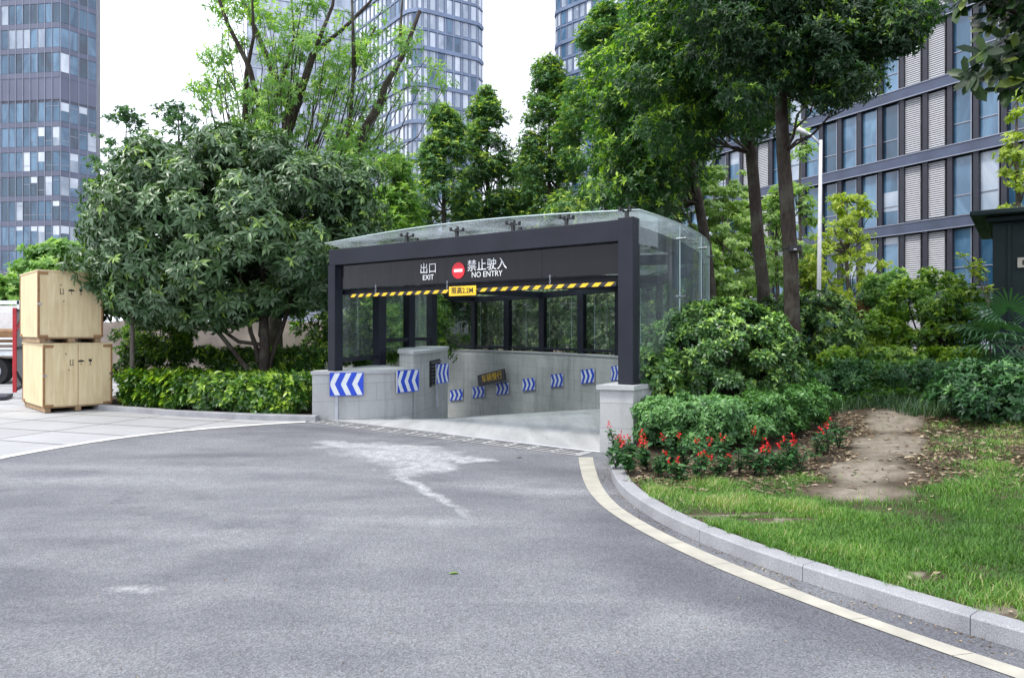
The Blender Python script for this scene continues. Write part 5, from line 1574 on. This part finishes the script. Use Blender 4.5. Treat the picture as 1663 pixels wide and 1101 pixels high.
# thin twigs with leaves by the kiosk
r_ = random.Random(5)
root = empty('twiggy_sapling', (at(1600,540,11.5).x, 11.5, .4), 'thin twiggy sapling with lime leaves beside the kiosk', 'sapling')
mb = MB(); tips = []
bs = Vector((at(1612,560,11.5).x, 11.5, .4))
for tx, ty in [(1556,408),(1566,432),(1580,445),(1600,470),(1590,425)]:
    e_ = at(tx, ty, 11.5); pts = [bs, at(1606,500,11.5), at((1606+tx)/2+4, (470+ty)/2, 11.5), e_]
    mb.tube(pts, [.018,.014,.009,.004], 5)
    for k in range(14):
        t = r_.random(); tips.append(tuple(pts[2].lerp(e_, t)+Vector((r_.uniform(-.05,.05), r_.uniform(-.05,.05), r_.uniform(-.05,.05)))))
mb.build('stem', M['bark_grey'], root)
Pq = T3(tips); p, d_, n_, l, w_ = whorls(Pq, np.tile([0,0,1.], (len(Pq),1)), 4, .075, .05, 1.2, .1)
instance_mesh('foliage', T_leaf(), p, d_, n_, l, w_, rng.random(len(p)), M['leaf_lime'], root)

# --- shrubs
def shrub(label, name, c, rad, n, br, per, k, L, W, mat, seed, stems=6, young=.25, tone=.5, cat='shrub', tmpl=None, shell=.85, group=None, spread=1.05, droop=.1, zmin=None, box_=False, flat=.8):
    r_ = random.Random(seed); gz_ = c[2]-rad[2]
    if box_:
        bl = []
        for _ in range(n):
            q = [r_.uniform(-1,1) for _ in range(3)]; ax_ = r_.choice((0,1,2,2)); q[ax_] = r_.choice((-1,1)) if ax_ < 2 else 1
            bl.append(((c[0]+q[0]*rad[0], c[1]+q[1]*rad[1], c[2]+q[2]*rad[2]), br*r_.uniform(.7,1.3)))
    else: bl = ell_blobs(c, rad, n, br, r_, shell, zmin)
    root = empty(name, (c[0], c[1], gz_), label, cat, group)
    mb = MB()
    for s in range(stems):
        b_ = bl[r_.randrange(len(bl))][0]; s0 = Vector((c[0]+r_.uniform(-.15,.15)*rad[0], c[1]+r_.uniform(-.15,.15)*rad[1], gz_-.12))
        e_ = Vector(b_).lerp(Vector(c), .2)
        mb.tube(limb_pts(s0, e_, .1, 5, .12, r_), [.03*(1-.14*i)*min(1.5, rad[0]) for i in range(6)], 6)
    if stems: mb.build('stem', M['bark'], root, True)
    crown(root, bl, per=per, k=k, L=L, W=W, mat=M[mat], spread=spread, droop=droop, tmpl=tmpl, flat=flat, shell=.5, young=young, tone=tone, name='foliage', center=(c[0], c[1], c[2]-rad[2]*.5), outk=.7)
    return root
def C(px, py, Y): v = at(px, py, Y); return (v.x, v.y, v.z)
shrub('large round shrub with glossy leaves beside the right post', 'round_shrub', C(1172,578,10.7), (1.13,1.05,.82), 320, .11, 40, 8, .074, .031, 'leaf_shrub', 61, 14, .24, .46, tmpl=T_leaf_fine(), shell=.96, zmin=.74)
shrub('small leafy shrub squeezed between the pier and the large round shrub', 'round_shrub', C(1062,615,9.9), (.30,.3,.40), 22, .14, 22, 7, .10, .042, 'leaf_shrub', 62, 5, .35, .5, tmpl=T_leaf_fine())
shrub('rounded shrub behind the foot of the nearest tall trunk', 'round_shrub', C(1325,530,14.2), (.85,.8,.62), 50, .22, 26, 7, .10, .04, 'leaf_shrub', 63, 5, .4, .45)
shrub('rounded shrub left of the nearest trunk, above the large round one', 'round_shrub', C(1262,520,14.8), (.7,.6,.40), 34, .2, 24, 7, .10, .04, 'leaf_shrub', 73, 5, .15, .3)
shrub('clipped ball shrub with yellow green top in the middle of the garden', 'clipped_shrub', C(1410,535,15.2), (.66,.6,.36), 44, .16, 26, 6, .08, .035, 'leaf_hedge', 64, 5, .9, .8)
shrub('reddish brown shrub behind the clipped ball shrub', 'russet_shrub', C(1378,505,18.5), (.75,.5,.30), 34, .18, 24, 6, .09, .03, 'leaf_russet', 65, 4, .1, .5)
shrub('tall loose bright green shrub left of the kiosk', 'loose_shrub', C(1520,512,15), (1.05,.9,.85), 70, .22, 24, 7, .11, .045, 'leaf_hedge', 66, 14, .45, .72, spread=1.1)
shrub('smaller green shrub behind the clipped ball, left of the tall loose one', 'loose_shrub', C(1450,480,18), (.8,.6,.55), 40, .22, 22, 7, .11, .045, 'leaf_light', 67, 6, .25, .3)
shrub('low clipped hedge running before the kiosk', 'low_hedge', C(1480,590,13.6), (1.75,.5,.20), 90, .14, 22, 6, .07, .035, 'leaf_hedge', 68, 0, .7, .72, cat='hedge', box_=True)
shrub('dark leafy ground shrub at the right edge under the palm', 'dark_shrub', C(1625,640,9.4), (.78,.7,.42), 60, .17, 22, 7, .09, .04, 'leaf_low', 69, 6, .1, .35)
shrub('dark low shrub between the large round shrub and the dirt path', 'dark_shrub', C(1350,610,12.6), (.9,.6,.26), 46, .16, 20, 6, .085, .03, 'leaf_low', 70, 3, .15, .4)
shrub('bushy dark planting at the far side of the path below the low hedge', 'dark_shrub', C(1545,610,12.2), (1.2,.5,.22), 50, .16, 20, 6, .085, .03, 'leaf_low', 74, 3, .12, .4)
# front hedge below the large shrub
hb_ = [(G(1035,735,.1).x+.02, 8.95), (1.95, 8.55)]
root = empty('low_hedge', (2.9, 8.95, .1), 'low clipped hedge in front of the large round shrub above the red flowers', 'hedge')
r_ = random.Random(9); bl = []
hp_ = [at(1048,690,9.0), at(1100,690,8.75), at(1180,690,8.8), at(1260,690,9.1), at(1335,690,9.9)]
for _ in range(190):
    s = r_.random()*(len(hp_)-1.001); i = int(s); p = hp_[i].lerp(hp_[i+1], s-i)
    g_ = lawn_z(p.x, p.y)
    zt = r_.choice((1, 1, .75, .5, .25))*r_.uniform(.8,1); yy = r_.uniform(-.32,.75)
    bl.append(((p.x+r_.uniform(-.1,.1), p.y+yy, g_+.10+.50*zt), r_.uniform(.10,.17)))
crown(root, bl, per=46, k=6, L=.052, W=.026, mat=M['leaf_low'], spread=1.1, droop=.05, tmpl=T_leaf_fine(), young=.5, tone=.7, name='foliage', shell=.4)
# red salvia
r_ = random.Random(12)
SAL = [(1000,757),(1012,748),(1020,765),(1040,750),(1052,760),(1068,770),(1090,762),(1100,775),(1112,760),(1132,775),(1145,765),(1168,772),(1182,762),(1200,770),(1212,758),(1228,772),(1248,762),(1262,772),(1283,764),(1300,770),(1322,756),(1345,748),(1362,742),(1000,742),(1030,740)]
sl = {}
for k, (px, py) in enumerate(SAL):
    p = G(px, py, .13); p.z = lawn_z(p.x, p.y) if p.x > 1.3 else .11
    if py < 748 and px < 1040: p += Vector((.03, .12, 0))
    lab = 'leafy red flowering plant in the row along the foot of the low hedge'
    root = empty('red_flower_plant', p, lab, 'flower', 'red flowering plants below the low hedge')
    h_ = r_.uniform(.18, .38); ns = r_.randint(3, 5); mb = MB(); ctr = []; fls = []
    for s in range(ns):
        a_ = r_.uniform(0, 6.28); e_ = p + Vector((math.cos(a_)*.09, math.sin(a_)*.09, h_*r_.uniform(.75,1.15)))
        mb.tube([p, p.lerp(e_, .5)+Vector((0,0,.03)), e_], [.006,.005,.003], 4, False)
        for j in range(9):
            q = p.lerp(e_, .25+.08*j); ctr.append(tuple(q+Vector((r_.uniform(-.04,.04), r_.uniform(-.04,.04), r_.uniform(-.02,.02)))))
        if s < 2 and r_.random() < .56:
            fl = []; fd = []; fls.append((fl, fd))
            for j in range(r_.randint(4, 8)):
                fl.append(tuple(e_+Vector((r_.uniform(-.02,.02), r_.uniform(-.02,.02), .0+.013*j)))); fd.append((math.cos(j*2.4), math.sin(j*2.4), .7))
    mb.build('stem', M['bark'], root)
    Pq = T3(ctr); pp_, d_, n_, l, w_ = whorls(Pq, np.tile([0,0,1.], (len(Pq),1)), 4, .062, .036, 1.3, .1)
    instance_mesh('foliage', T_leaf_fine(), pp_, d_, n_, l, w_, rng.random(len(pp_))*.7, M['leaf_low'], root)
    for fl, fd in fls:
        Pq = T3(fl); Dq = T3(fd); Pq = np.repeat(Pq, 3, 0); Dq = np.repeat(Dq, 3, 0)+rng.normal(0,.5,(len(Pq),3))
        instance_mesh('flower_spike', T_leaf(), Pq, Dq, np.tile([0,0,1.], (len(Pq),1)), .036, .018, rng.random(len(Pq)), M['petal_red'], root)
# left hedge (bright) and the darker one behind
def hedge(label, pts, wdt, h0, h1, n, br, per, L, W, mat, seed, young, tone, tmpl=None, name='clipped_hedge'):
    root = empty(name, pts[0], label, 'hedge'); r_ = random.Random(seed); bl = []
    pts = [Vector(p) for p in pts]
    for _ in range(n):
        s = r_.random()*(len(pts)-1.001); i = int(s); p = pts[i].lerp(pts[i+1], s-i)
        t = (pts[i+1]-pts[i]); t.z = 0; t.normalize(); nn_ = Vector((-t.y, t.x, 0))
        if r_.random() < .5: off, z = r_.uniform(0, 1), 1.0
        else: off, z = r_.choice((0.0, 0.0, .12)), r_.random()
        bl.append((tuple(p + nn_*off*wdt + Vector((0,0,h0+(h1-h0)*z+r_.uniform(-.05,.05)))), br*r_.uniform(.7,1.3)))
    mb = MB()
    for s in range(14):
        sI = s/14*(len(pts)-1.001); i = int(sI); p = pts[i].lerp(pts[i+1], sI-i)+Vector((0,.3,0)); mb.tube([(p.x,p.y,0),(p.x+.05,p.y,h1*.8)], .02, 5)
    mb.build('stem', M['bark'], root)
    crown(root, bl, per=per, k=6, L=L, W=W, mat=M[mat], spread=1.05, droop=.05, tmpl=tmpl, young=young, tone=tone, name='foliage', shell=.35, upk=.6)
hedge('bright green leafy hedge between the crates and the low wall', [(-8.35,14.6,.07),(-7.4,14.1,.07),(-6.5,13.65,.07),(-5.4,13.3,.07),(-4.5,13.15,.07),(-3.95,13.1,.07)], 1.1, .10, .58, 260, .16, 26, .12, .052, 'leaf_hedge', 71, .42, .44, T_leaf_fine())
hedge('darker hedge standing under the round tree behind the bright one', [(-9.6,16.6,.07),(-7.5,16.3,.07),(-5.5,16.0,.07),(-3.9,15.9,.07)], 1.0, .3, 1.05, 200, .18, 22, .10, .04, 'leaf_hedge', 72, .3, .4)
shrub('rounded green shrub just right of the stacked crates', 'clipped_shrub', C(246,552,16.6), (.95,.7,.42), 60, .18, 26, 6, .08, .032, 'leaf_hedge', 75, 6, .5, .62, shell=.9)
# greenery seen through the shelter glass
for k, (px, py, Y, rx, rz, mat, lab) in enumerate([
    (585,560,17.5,.9,.55,'leaf_hedge','sunlit shrub behind the left shelter post'), (640,540,22,1.2,.8,'leaf_light','pale shrub seen through the second left glass pane'),
    (690,545,27,1.5,1.0,'leaf_hedge','bright shrub seen between the two inner left posts'), (540,520,19,1.1,.9,'leaf_hedge','tall bright shrub just left of the shelter'),
    (1065,560,24.5,1.4,.7,'leaf_hedge','bright shrub outside the right glass side near the pier'), (1110,560,22,1.3,.7,'leaf_hedge','green shrub behind the curved glass corner'),
    (960,535,28,1.5,1.0,'leaf_light','light green shrub behind the back glass at its right end'), (870,530,33,1.9,1.0,'leaf_hedge','green shrub behind the middle of the back glass'),
    (770,530,37,2.2,1.1,'leaf_hedge','green shrub behind the left end of the back glass'), (1180,540,24,1.6,.9,'leaf_hedge','leafy shrub under the feathery pale tree')]):
    c = at(px, py, Y); shrub(lab, 'garden_shrub', (c.x, c.y, c.z), (rx,rx*.7,rz), 44, rx*.22, 22, 6, .15, .06, mat, 80+k, 4, .35, .5)
# climbing plants on the back glass
back = [(p.x, p.y) for p in rg]
seg = [q for q in back if q[1] > 22.3]
r_ = random.Random(77); bl = []
sv_ = [Vector((x, y, 0)) for x, y in seg]; so = offset(sv_, -.30)
if (so[0].xy).length < (sv_[0].xy).length: so = offset(sv_, .30)
for _ in range(820):
    s = r_.random()*(len(so)-1.001); i = int(s); p = so[i].lerp(so[i+1], s-i)
    z = r_.choice((2.95, 2.7, 2.4, 2.1, 1.9, 1.6, 1.3))+r_.uniform(-.25,.25)
    if math.sin(p.x*2.3)*.5+.5 < (1.7-z)*.8: continue
    bl.append(((p.x, p.y+r_.uniform(0,.3), z), r_.uniform(.13,.26)))
root = empty('climbing_plant', (so[0].x, so[0].y, 0), 'dense creeper covering the outside of the back glass', 'creeper')
mb = MB()
for k in range(16):
    i = int(k*(len(so)-1)/16); p = so[i]; mb.tube(limb_pts(p, p+Vector((r_.uniform(-.5,.5),0,3.0)), 0, 6, .06, r_), [.03,.026,.022,.018,.014,.01,.006], 5)
mb.build('stem', M['bark'], root)
crown(root, bl, per=26, k=6, L=.13, W=.07, mat=M['leaf_vine'], spread=1.2, droop=.45, young=.4, tone=.62, name='foliage', shell=.3)

# fan palm at the right
root = empty('fan_palm', (at(1650,600,10.3).x, 10.3, .35), 'fan palm with drooping fronds at the right edge before the kiosk', 'palm')
pb_ = Vector((at(1668,640,10.3).x, 10.3, .35)); ph_ = Vector((pb_.x-.05, 10.3, 1.45))
mb = MB(); mb.tube([pb_, ph_], [.12,.10], 10); mb.build('trunk', M['bark'], root, True)
r_ = random.Random(3)
for k in range(19):
    a_ = r_.uniform(2.0, 4.6) if k < 14 else r_.uniform(-1.2, 1.2); el = r_.uniform(-.35, .95)
    dr_ = Vector((math.cos(a_)*math.cos(el), math.sin(a_)*math.cos(el)*.8, math.sin(el)))
    hub = ph_ + dr_*r_.uniform(.45,.75)
    mb = MB(); mb.tube([ph_, ph_.lerp(hub,.5)+Vector((0,0,.06)), hub], [.014,.011,.008], 5)
    side_ = dr_.cross(Vector((0,0,1))).normalized(); up_ = side_.cross(dr_).normalized()
    for j in range(22):
        f_ = (j/21-.5)*2*R(125); d1 = (dr_*math.cos(f_)+side_*math.sin(f_)).normalized()
        Lf = .62*(1-.25*abs(f_)/2.2)*r_.uniform(.9,1.08); w0 = d1.cross(up_).normalized()*.016
        a0 = hub; a1 = hub+d1*Lf*.45+Vector((0,0,-.01)); a2 = hub+d1*Lf*.78+Vector((0,0,-.07)); a3 = hub+d1*Lf+Vector((0,0,-.17))
        mb.quad(a0-w0*.3, a1-w0, a1+w0, a0+w0*.3); mb.quad(a1-w0, a2-w0*.7, a2+w0*.7, a1+w0); mb.poly([a2-w0*.7, a3, a2+w0*.7])
    mb.build('frond', M['palm'], root)

# large leaved branch hanging in at the upper right, from a tree standing outside the frame
mt = Vector((6.2, 6.4, .45))
root = empty('large_leaved_tree', mt, 'dark large leaved tree whose branch tips hang in at the upper right corner', 'tree')
mb = MB(); mb.tube([mt, mt+Vector((.05,0,1.6)), mt+Vector((-.05,.05,3.2)), mt+Vector((0,.1,5.2))], [.15,.13,.11,.05], 10)
r_ = random.Random(8); cl = []; ca = []
for tx, ty, nn_ in [(1600,112,7),(1640,128,7),(1655,100,6),(1630,30,8),(1600,5,6),(1660,45,8),(1660,20,7),(1635,-30,12),(1680,80,12),(1690,10,12),(1605,-20,6),(1670,125,6),(1720,60,14),(1740,-30,14),(1700,140,8)]:
    e_ = at(tx, ty, 5.6+r_.uniform(-.25,.25)); st_ = mt+Vector((0,0,r_.uniform(3.0,4.6)))
    mb.tube(limb_pts(st_, e_, .1, 5, .06, r_), [.035,.03,.024,.018,.012,.007], 6, False)
    for _ in range(nn_):
        cl.append(tuple(e_+Vector((r_.uniform(-.14,.14), r_.uniform(-.14,.14), r_.uniform(-.08,.08))))); v = (e_-st_).normalized(); ca.append((v.x+r_.uniform(-.4,.4), v.y+r_.uniform(-.4,.4), v.z+.5))
for _ in range(160):
    q = (mt.x+r_.gauss(0,.8), mt.y+r_.gauss(0,.8), r_.uniform(3.6,6.2))
    if CX+F*q[0]/q[1] > 1700: cl.append(q); ca.append((r_.uniform(-1,1), r_.uniform(-1,1), .6))
mb.build('trunk', M['bark'], root, True)
p, d_, n_, l, w_ = whorls(T3(cl), T3(ca), 7, .15, .062, 1.15, .12)
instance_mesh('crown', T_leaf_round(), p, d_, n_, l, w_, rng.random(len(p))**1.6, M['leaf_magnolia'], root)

# ------------------------------------------------------------------ grass, ground cover, litter
def scatter(n, x0, x1, y0, y1, dens, st=.09, g=rng):
    """n points drawn cell by cell after a density function"""
    xs = np.arange(x0, x1, st); ys = np.arange(y0, y1, st); cells = []; wts = []
    for x in xs:
        for y in ys:
            v = float(dens(x+st/2, y+st/2))
            if v > 0: cells.append((x, y)); wts.append(v)
    cells = np.array(cells); wts = np.array(wts); wts /= wts.sum()
    k = g.choice(len(cells), n, p=wts)
    return [tuple(q) for q in cells[k] + g.random((n, 2))*st]
def path_d(x, y):
    m = 1e9
    for cx_, cy_, rx, ry, rot in PATH_SPOTS:
        dx, dy = x-cx_, y-cy_; c_, s_ = math.cos(rot), math.sin(rot)
        u, v = (dx*c_+dy*s_)/rx, (-dx*s_+dy*c_)/ry; m = min(m, math.hypot(u, v))
    return m
def kd(x, y): return DK(x, y)
hedge_line = [(p.x, p.y) for p in [G(1000,765,.12), G(1100,790,.12), G(1200,795,.12), G(1330,790,.13), G(1420,790,.13)]]
def lawn_test(x, y):
    px = CX+F*x/y if y > .5 else 9999
    if y > .5 and px > 1800: return False
    if not inside((x, y), lawn_out): return False
    if kd(x, y) < .02: return False
    py = HY + (EYE-.15)/max(y,.4)*F
    # patchy bare zones under the hedge and around the path
    dens = 1.0
    if py < 790 and px < 1420: dens = max(0, 1-(790-py)/22)
    nz = noise.noise(Vector((x*1.1, y*1.1, 9)))
    if py < 800 and px >= 1420:
        dens = .05 if px < 1530 else max(.04, (py-752-14*math.sin(px*.05))/60)*.7
    dens *= min(1, max(0.01, (path_d(x, y)-.9)*2.2))
    if nz < -.25: dens *= .45
    return max(0, dens)
pts_ = scatter(95000, 1.2, 8.5, 2.6, 8.9, lambda x, y: min(1, (3.6/y)**1.6)*lawn_test(x, y))
pts2 = scatter(16000, 3.2, 11, 7.6, 13, lambda x, y: lawn_test(x, y))
allp = np.array(pts_+pts2)
Z = np.array([lawn_z(x, y)-.008 for x, y in allp])
n = len(allp); P = np.column_stack([allp, Z])
a_ = rng.uniform(0, 6.28, n); tilt = rng.uniform(.15, .85, n)
Dv = np.column_stack([np.cos(a_)*tilt, np.sin(a_)*tilt, np.ones(n)]); Nv = np.column_stack([-np.cos(a_), -np.sin(a_), np.full(n,.3)])
clump = np.array([noise.noise(Vector((x*2.2, y*2.2, 3))) for x, y in allp])
Ls = rng.uniform(.025, .075, n)*(1+.9*clump.clip(-.5,.9)); Ws = rng.uniform(.003,.0058, n)*(1+.08*allp[:,1])
o = instance_mesh('grass', T_blade(), P, Dv, Nv, Ls, Ws, .42+.45*clump+.35*np.array([noise.noise(Vector((x*.7, y*.7, 30))) for x, y in allp])+rng.normal(0,.24,n), M['grass']); tag(o, 'short bright green lawn grass inside the kerb', 'grass', kind='stuff')
# long dark grass
def lg_test(x, y):
    px = CX+F*x/y; z = lawn_z(x, y); py = HY+(EYE-z)/y*F
    return 1330 < px < 1640 and 590 < py < 672+8*math.sin(px*.03)
pts_ = scatter(15000, 4.5, 12, 9.2, 16, lg_test)
allp = np.array(pts_); n = len(allp)
P = np.column_stack([allp, [lawn_z(x, y)-.01 for x, y in allp]]); a_ = rng.uniform(0, 6.28, n); tilt = rng.uniform(.3, 1.3, n)
Dv = np.column_stack([np.cos(a_)*tilt, np.sin(a_)*tilt, np.ones(n)]); Nv = np.column_stack([-np.cos(a_), -np.sin(a_), np.full(n,.3)])
o = instance_mesh('long_grass', T_blade(), P, Dv, Nv, rng.uniform(.14,.30,n), .013, rng.random(n), M['dark_grass']); tag(o, 'dark long grass at the far end of the dirt path', 'grass', kind='stuff')
# low green ground cover further back on the mound
def gc_test(x, y):
    return inside((x, y), lawn_out) and DO(x, y) > .55 and CX+F*x/y < 1720
pts_ = scatter(26000, 2.0, 24, 11.5, 30, gc_test, .25)
allp = np.array(pts_); n = len(allp)
P = np.column_stack([allp, [lawn_z(x, y)+random.uniform(.0,.16) for x, y in allp]])
p, d_, n_, l, w_ = whorls(P, np.tile([0,0,1.], (n,1)), 4, .13, .06, 1.1, 0)
o = instance_mesh('ground_cover', T_leaf(), p, d_, n_, l, w_, np.repeat(.35+.3*rng.random(n),4), M['leaf_hedge']); tag(o, 'leafy green ground cover over the mound behind the shrubs', 'ground cover', kind='stuff')
pts_ = scatter(14000, -13, 8, 15.5, 42, lambda x, y: not inside((x, y), HOLE) and (x < -2.9-(0 if y < 20 else (y-20)*.7) or y > 31) and x > -9.3-(y-16)*.15 and y > 15.8, .25)
allp = np.array(pts_); n = len(allp)
P = np.column_stack([allp, .08+rng.random(n)*.18]); p, d_, n_, l, w_ = whorls(P, np.tile([0,0,1.], (n,1)), 4, .17, .08, 1.1, 0)
o = instance_mesh('ground_cover', T_leaf(), p, d_, n_, l, w_, np.repeat(.45+.4*rng.random(n),4), M['leaf_hedge']); tag(o, 'bright green ground cover behind the left glass of the shelter', 'ground cover', kind='stuff')
# leaf litter around the path
def lt_test(x, y):
    px = CX+F*x/y; z = lawn_z(x, y); py = HY+(EYE-z)/y*F
    if not inside((x, y), lawn_out): return False
    if px < 1400: return 745 < py < 800 and px > 1010 or (px > 1300 and 670 < py < 800)
    return 660 < py < 790 and px < 1680
pts_ = scatter(6500, 1.2, 9, 6.2, 13, lambda x, y: lt_test(x, y)*(.06 if path_d(x, y) < .85 else 1)); pts_ += scatter(160, 1.2, 6, 3, 6.5, lambda x, y: inside((x, y), lawn_out) and kd(x, y) > .05)
allp = np.array(pts_); n = len(allp); P = np.column_stack([allp, [lawn_z(x, y)+random.uniform(.002,.02) for x, y in allp]])
a_ = rng.uniform(0,6.28,n); Dv = np.column_stack([np.cos(a_), np.sin(a_), rng.normal(0,.12,n)]); Nv = np.column_stack([rng.normal(0,.3,n), rng.normal(0,.3,n), np.ones(n)])
o = instance_mesh('leaf_litter', T_leaf(), P, Dv, Nv, rng.uniform(.03,.11,n), rng.uniform(.015,.045,n), rng.random(n)**1.2, M['litter']); tag(o, 'dry brown leaf litter and twigs around the dirt path', 'leaf litter', kind='stuff')
# few fallen leaves on the road
def one_leaf(label, px, py, L, val, mat):
    p = G(px, py, .006); o = instance_mesh('fallen_leaf', T_leaf_round(), T3([p]), T3([(1,.3,.05)]), T3([(0,.2,1)]), L, L*.55, np.array([val]), mat); tag(o, label, 'leaf')
one_leaf('green leaf lying alone in the middle of the asphalt', 728, 931, .075, .9, M['leaf_hedge'])
one_leaf('yellow brown leaf near the drain in front of the ramp', 838, 743, .09, .8, M['litter'])
n = 260; P = T3([tuple(G(random.uniform(0,1600), 690+410*random.random()**.8, .003)) for _ in range(n)]); P = np.array([q for q in P if inside((q[0], q[1]), road)]); n = len(P)
o = instance_mesh('road_grit', T_leaf(), P, rng.normal(size=(n,3))*[1,1,.15], rng.normal(size=(n,3))*.3+[0,0,1.], rng.uniform(.006,.022,n), rng.uniform(.005,.012,n), rng.random(n), M['litter']); tag(o, 'tiny pale grit and leaf crumbs lying about on the asphalt', 'grit', kind='stuff')
# grit beside the kerb
n = 700; k_ = rng.random(n); dist = -rng.random(n)**1.5*.16-.01
kk = offset(KERB, 0); P = []
for t, dd in zip(k_, dist):
    s = t*(len(KERB)*.78); i = int(s); a = KERB[i]; b = KERB[min(i+1, len(KERB)-1)]; p = a.lerp(b, s-i); tt = (b-a).normalized(); P.append(tuple(p+Vector((-tt.y,tt.x,0))*dd+Vector((0,0,.003))))
P = T3(P); o = instance_mesh('grit', T_leaf(), P, rng.normal(size=(n,3))*[1,1,.2], rng.normal(size=(n,3))*.3+[0,0,1.], rng.uniform(.008,.025,n), rng.uniform(.006,.015,n), rng.random(n), M['litter']); tag(o, 'pale grit and crumbs in the gutter along the kerb', 'grit', kind='stuff')
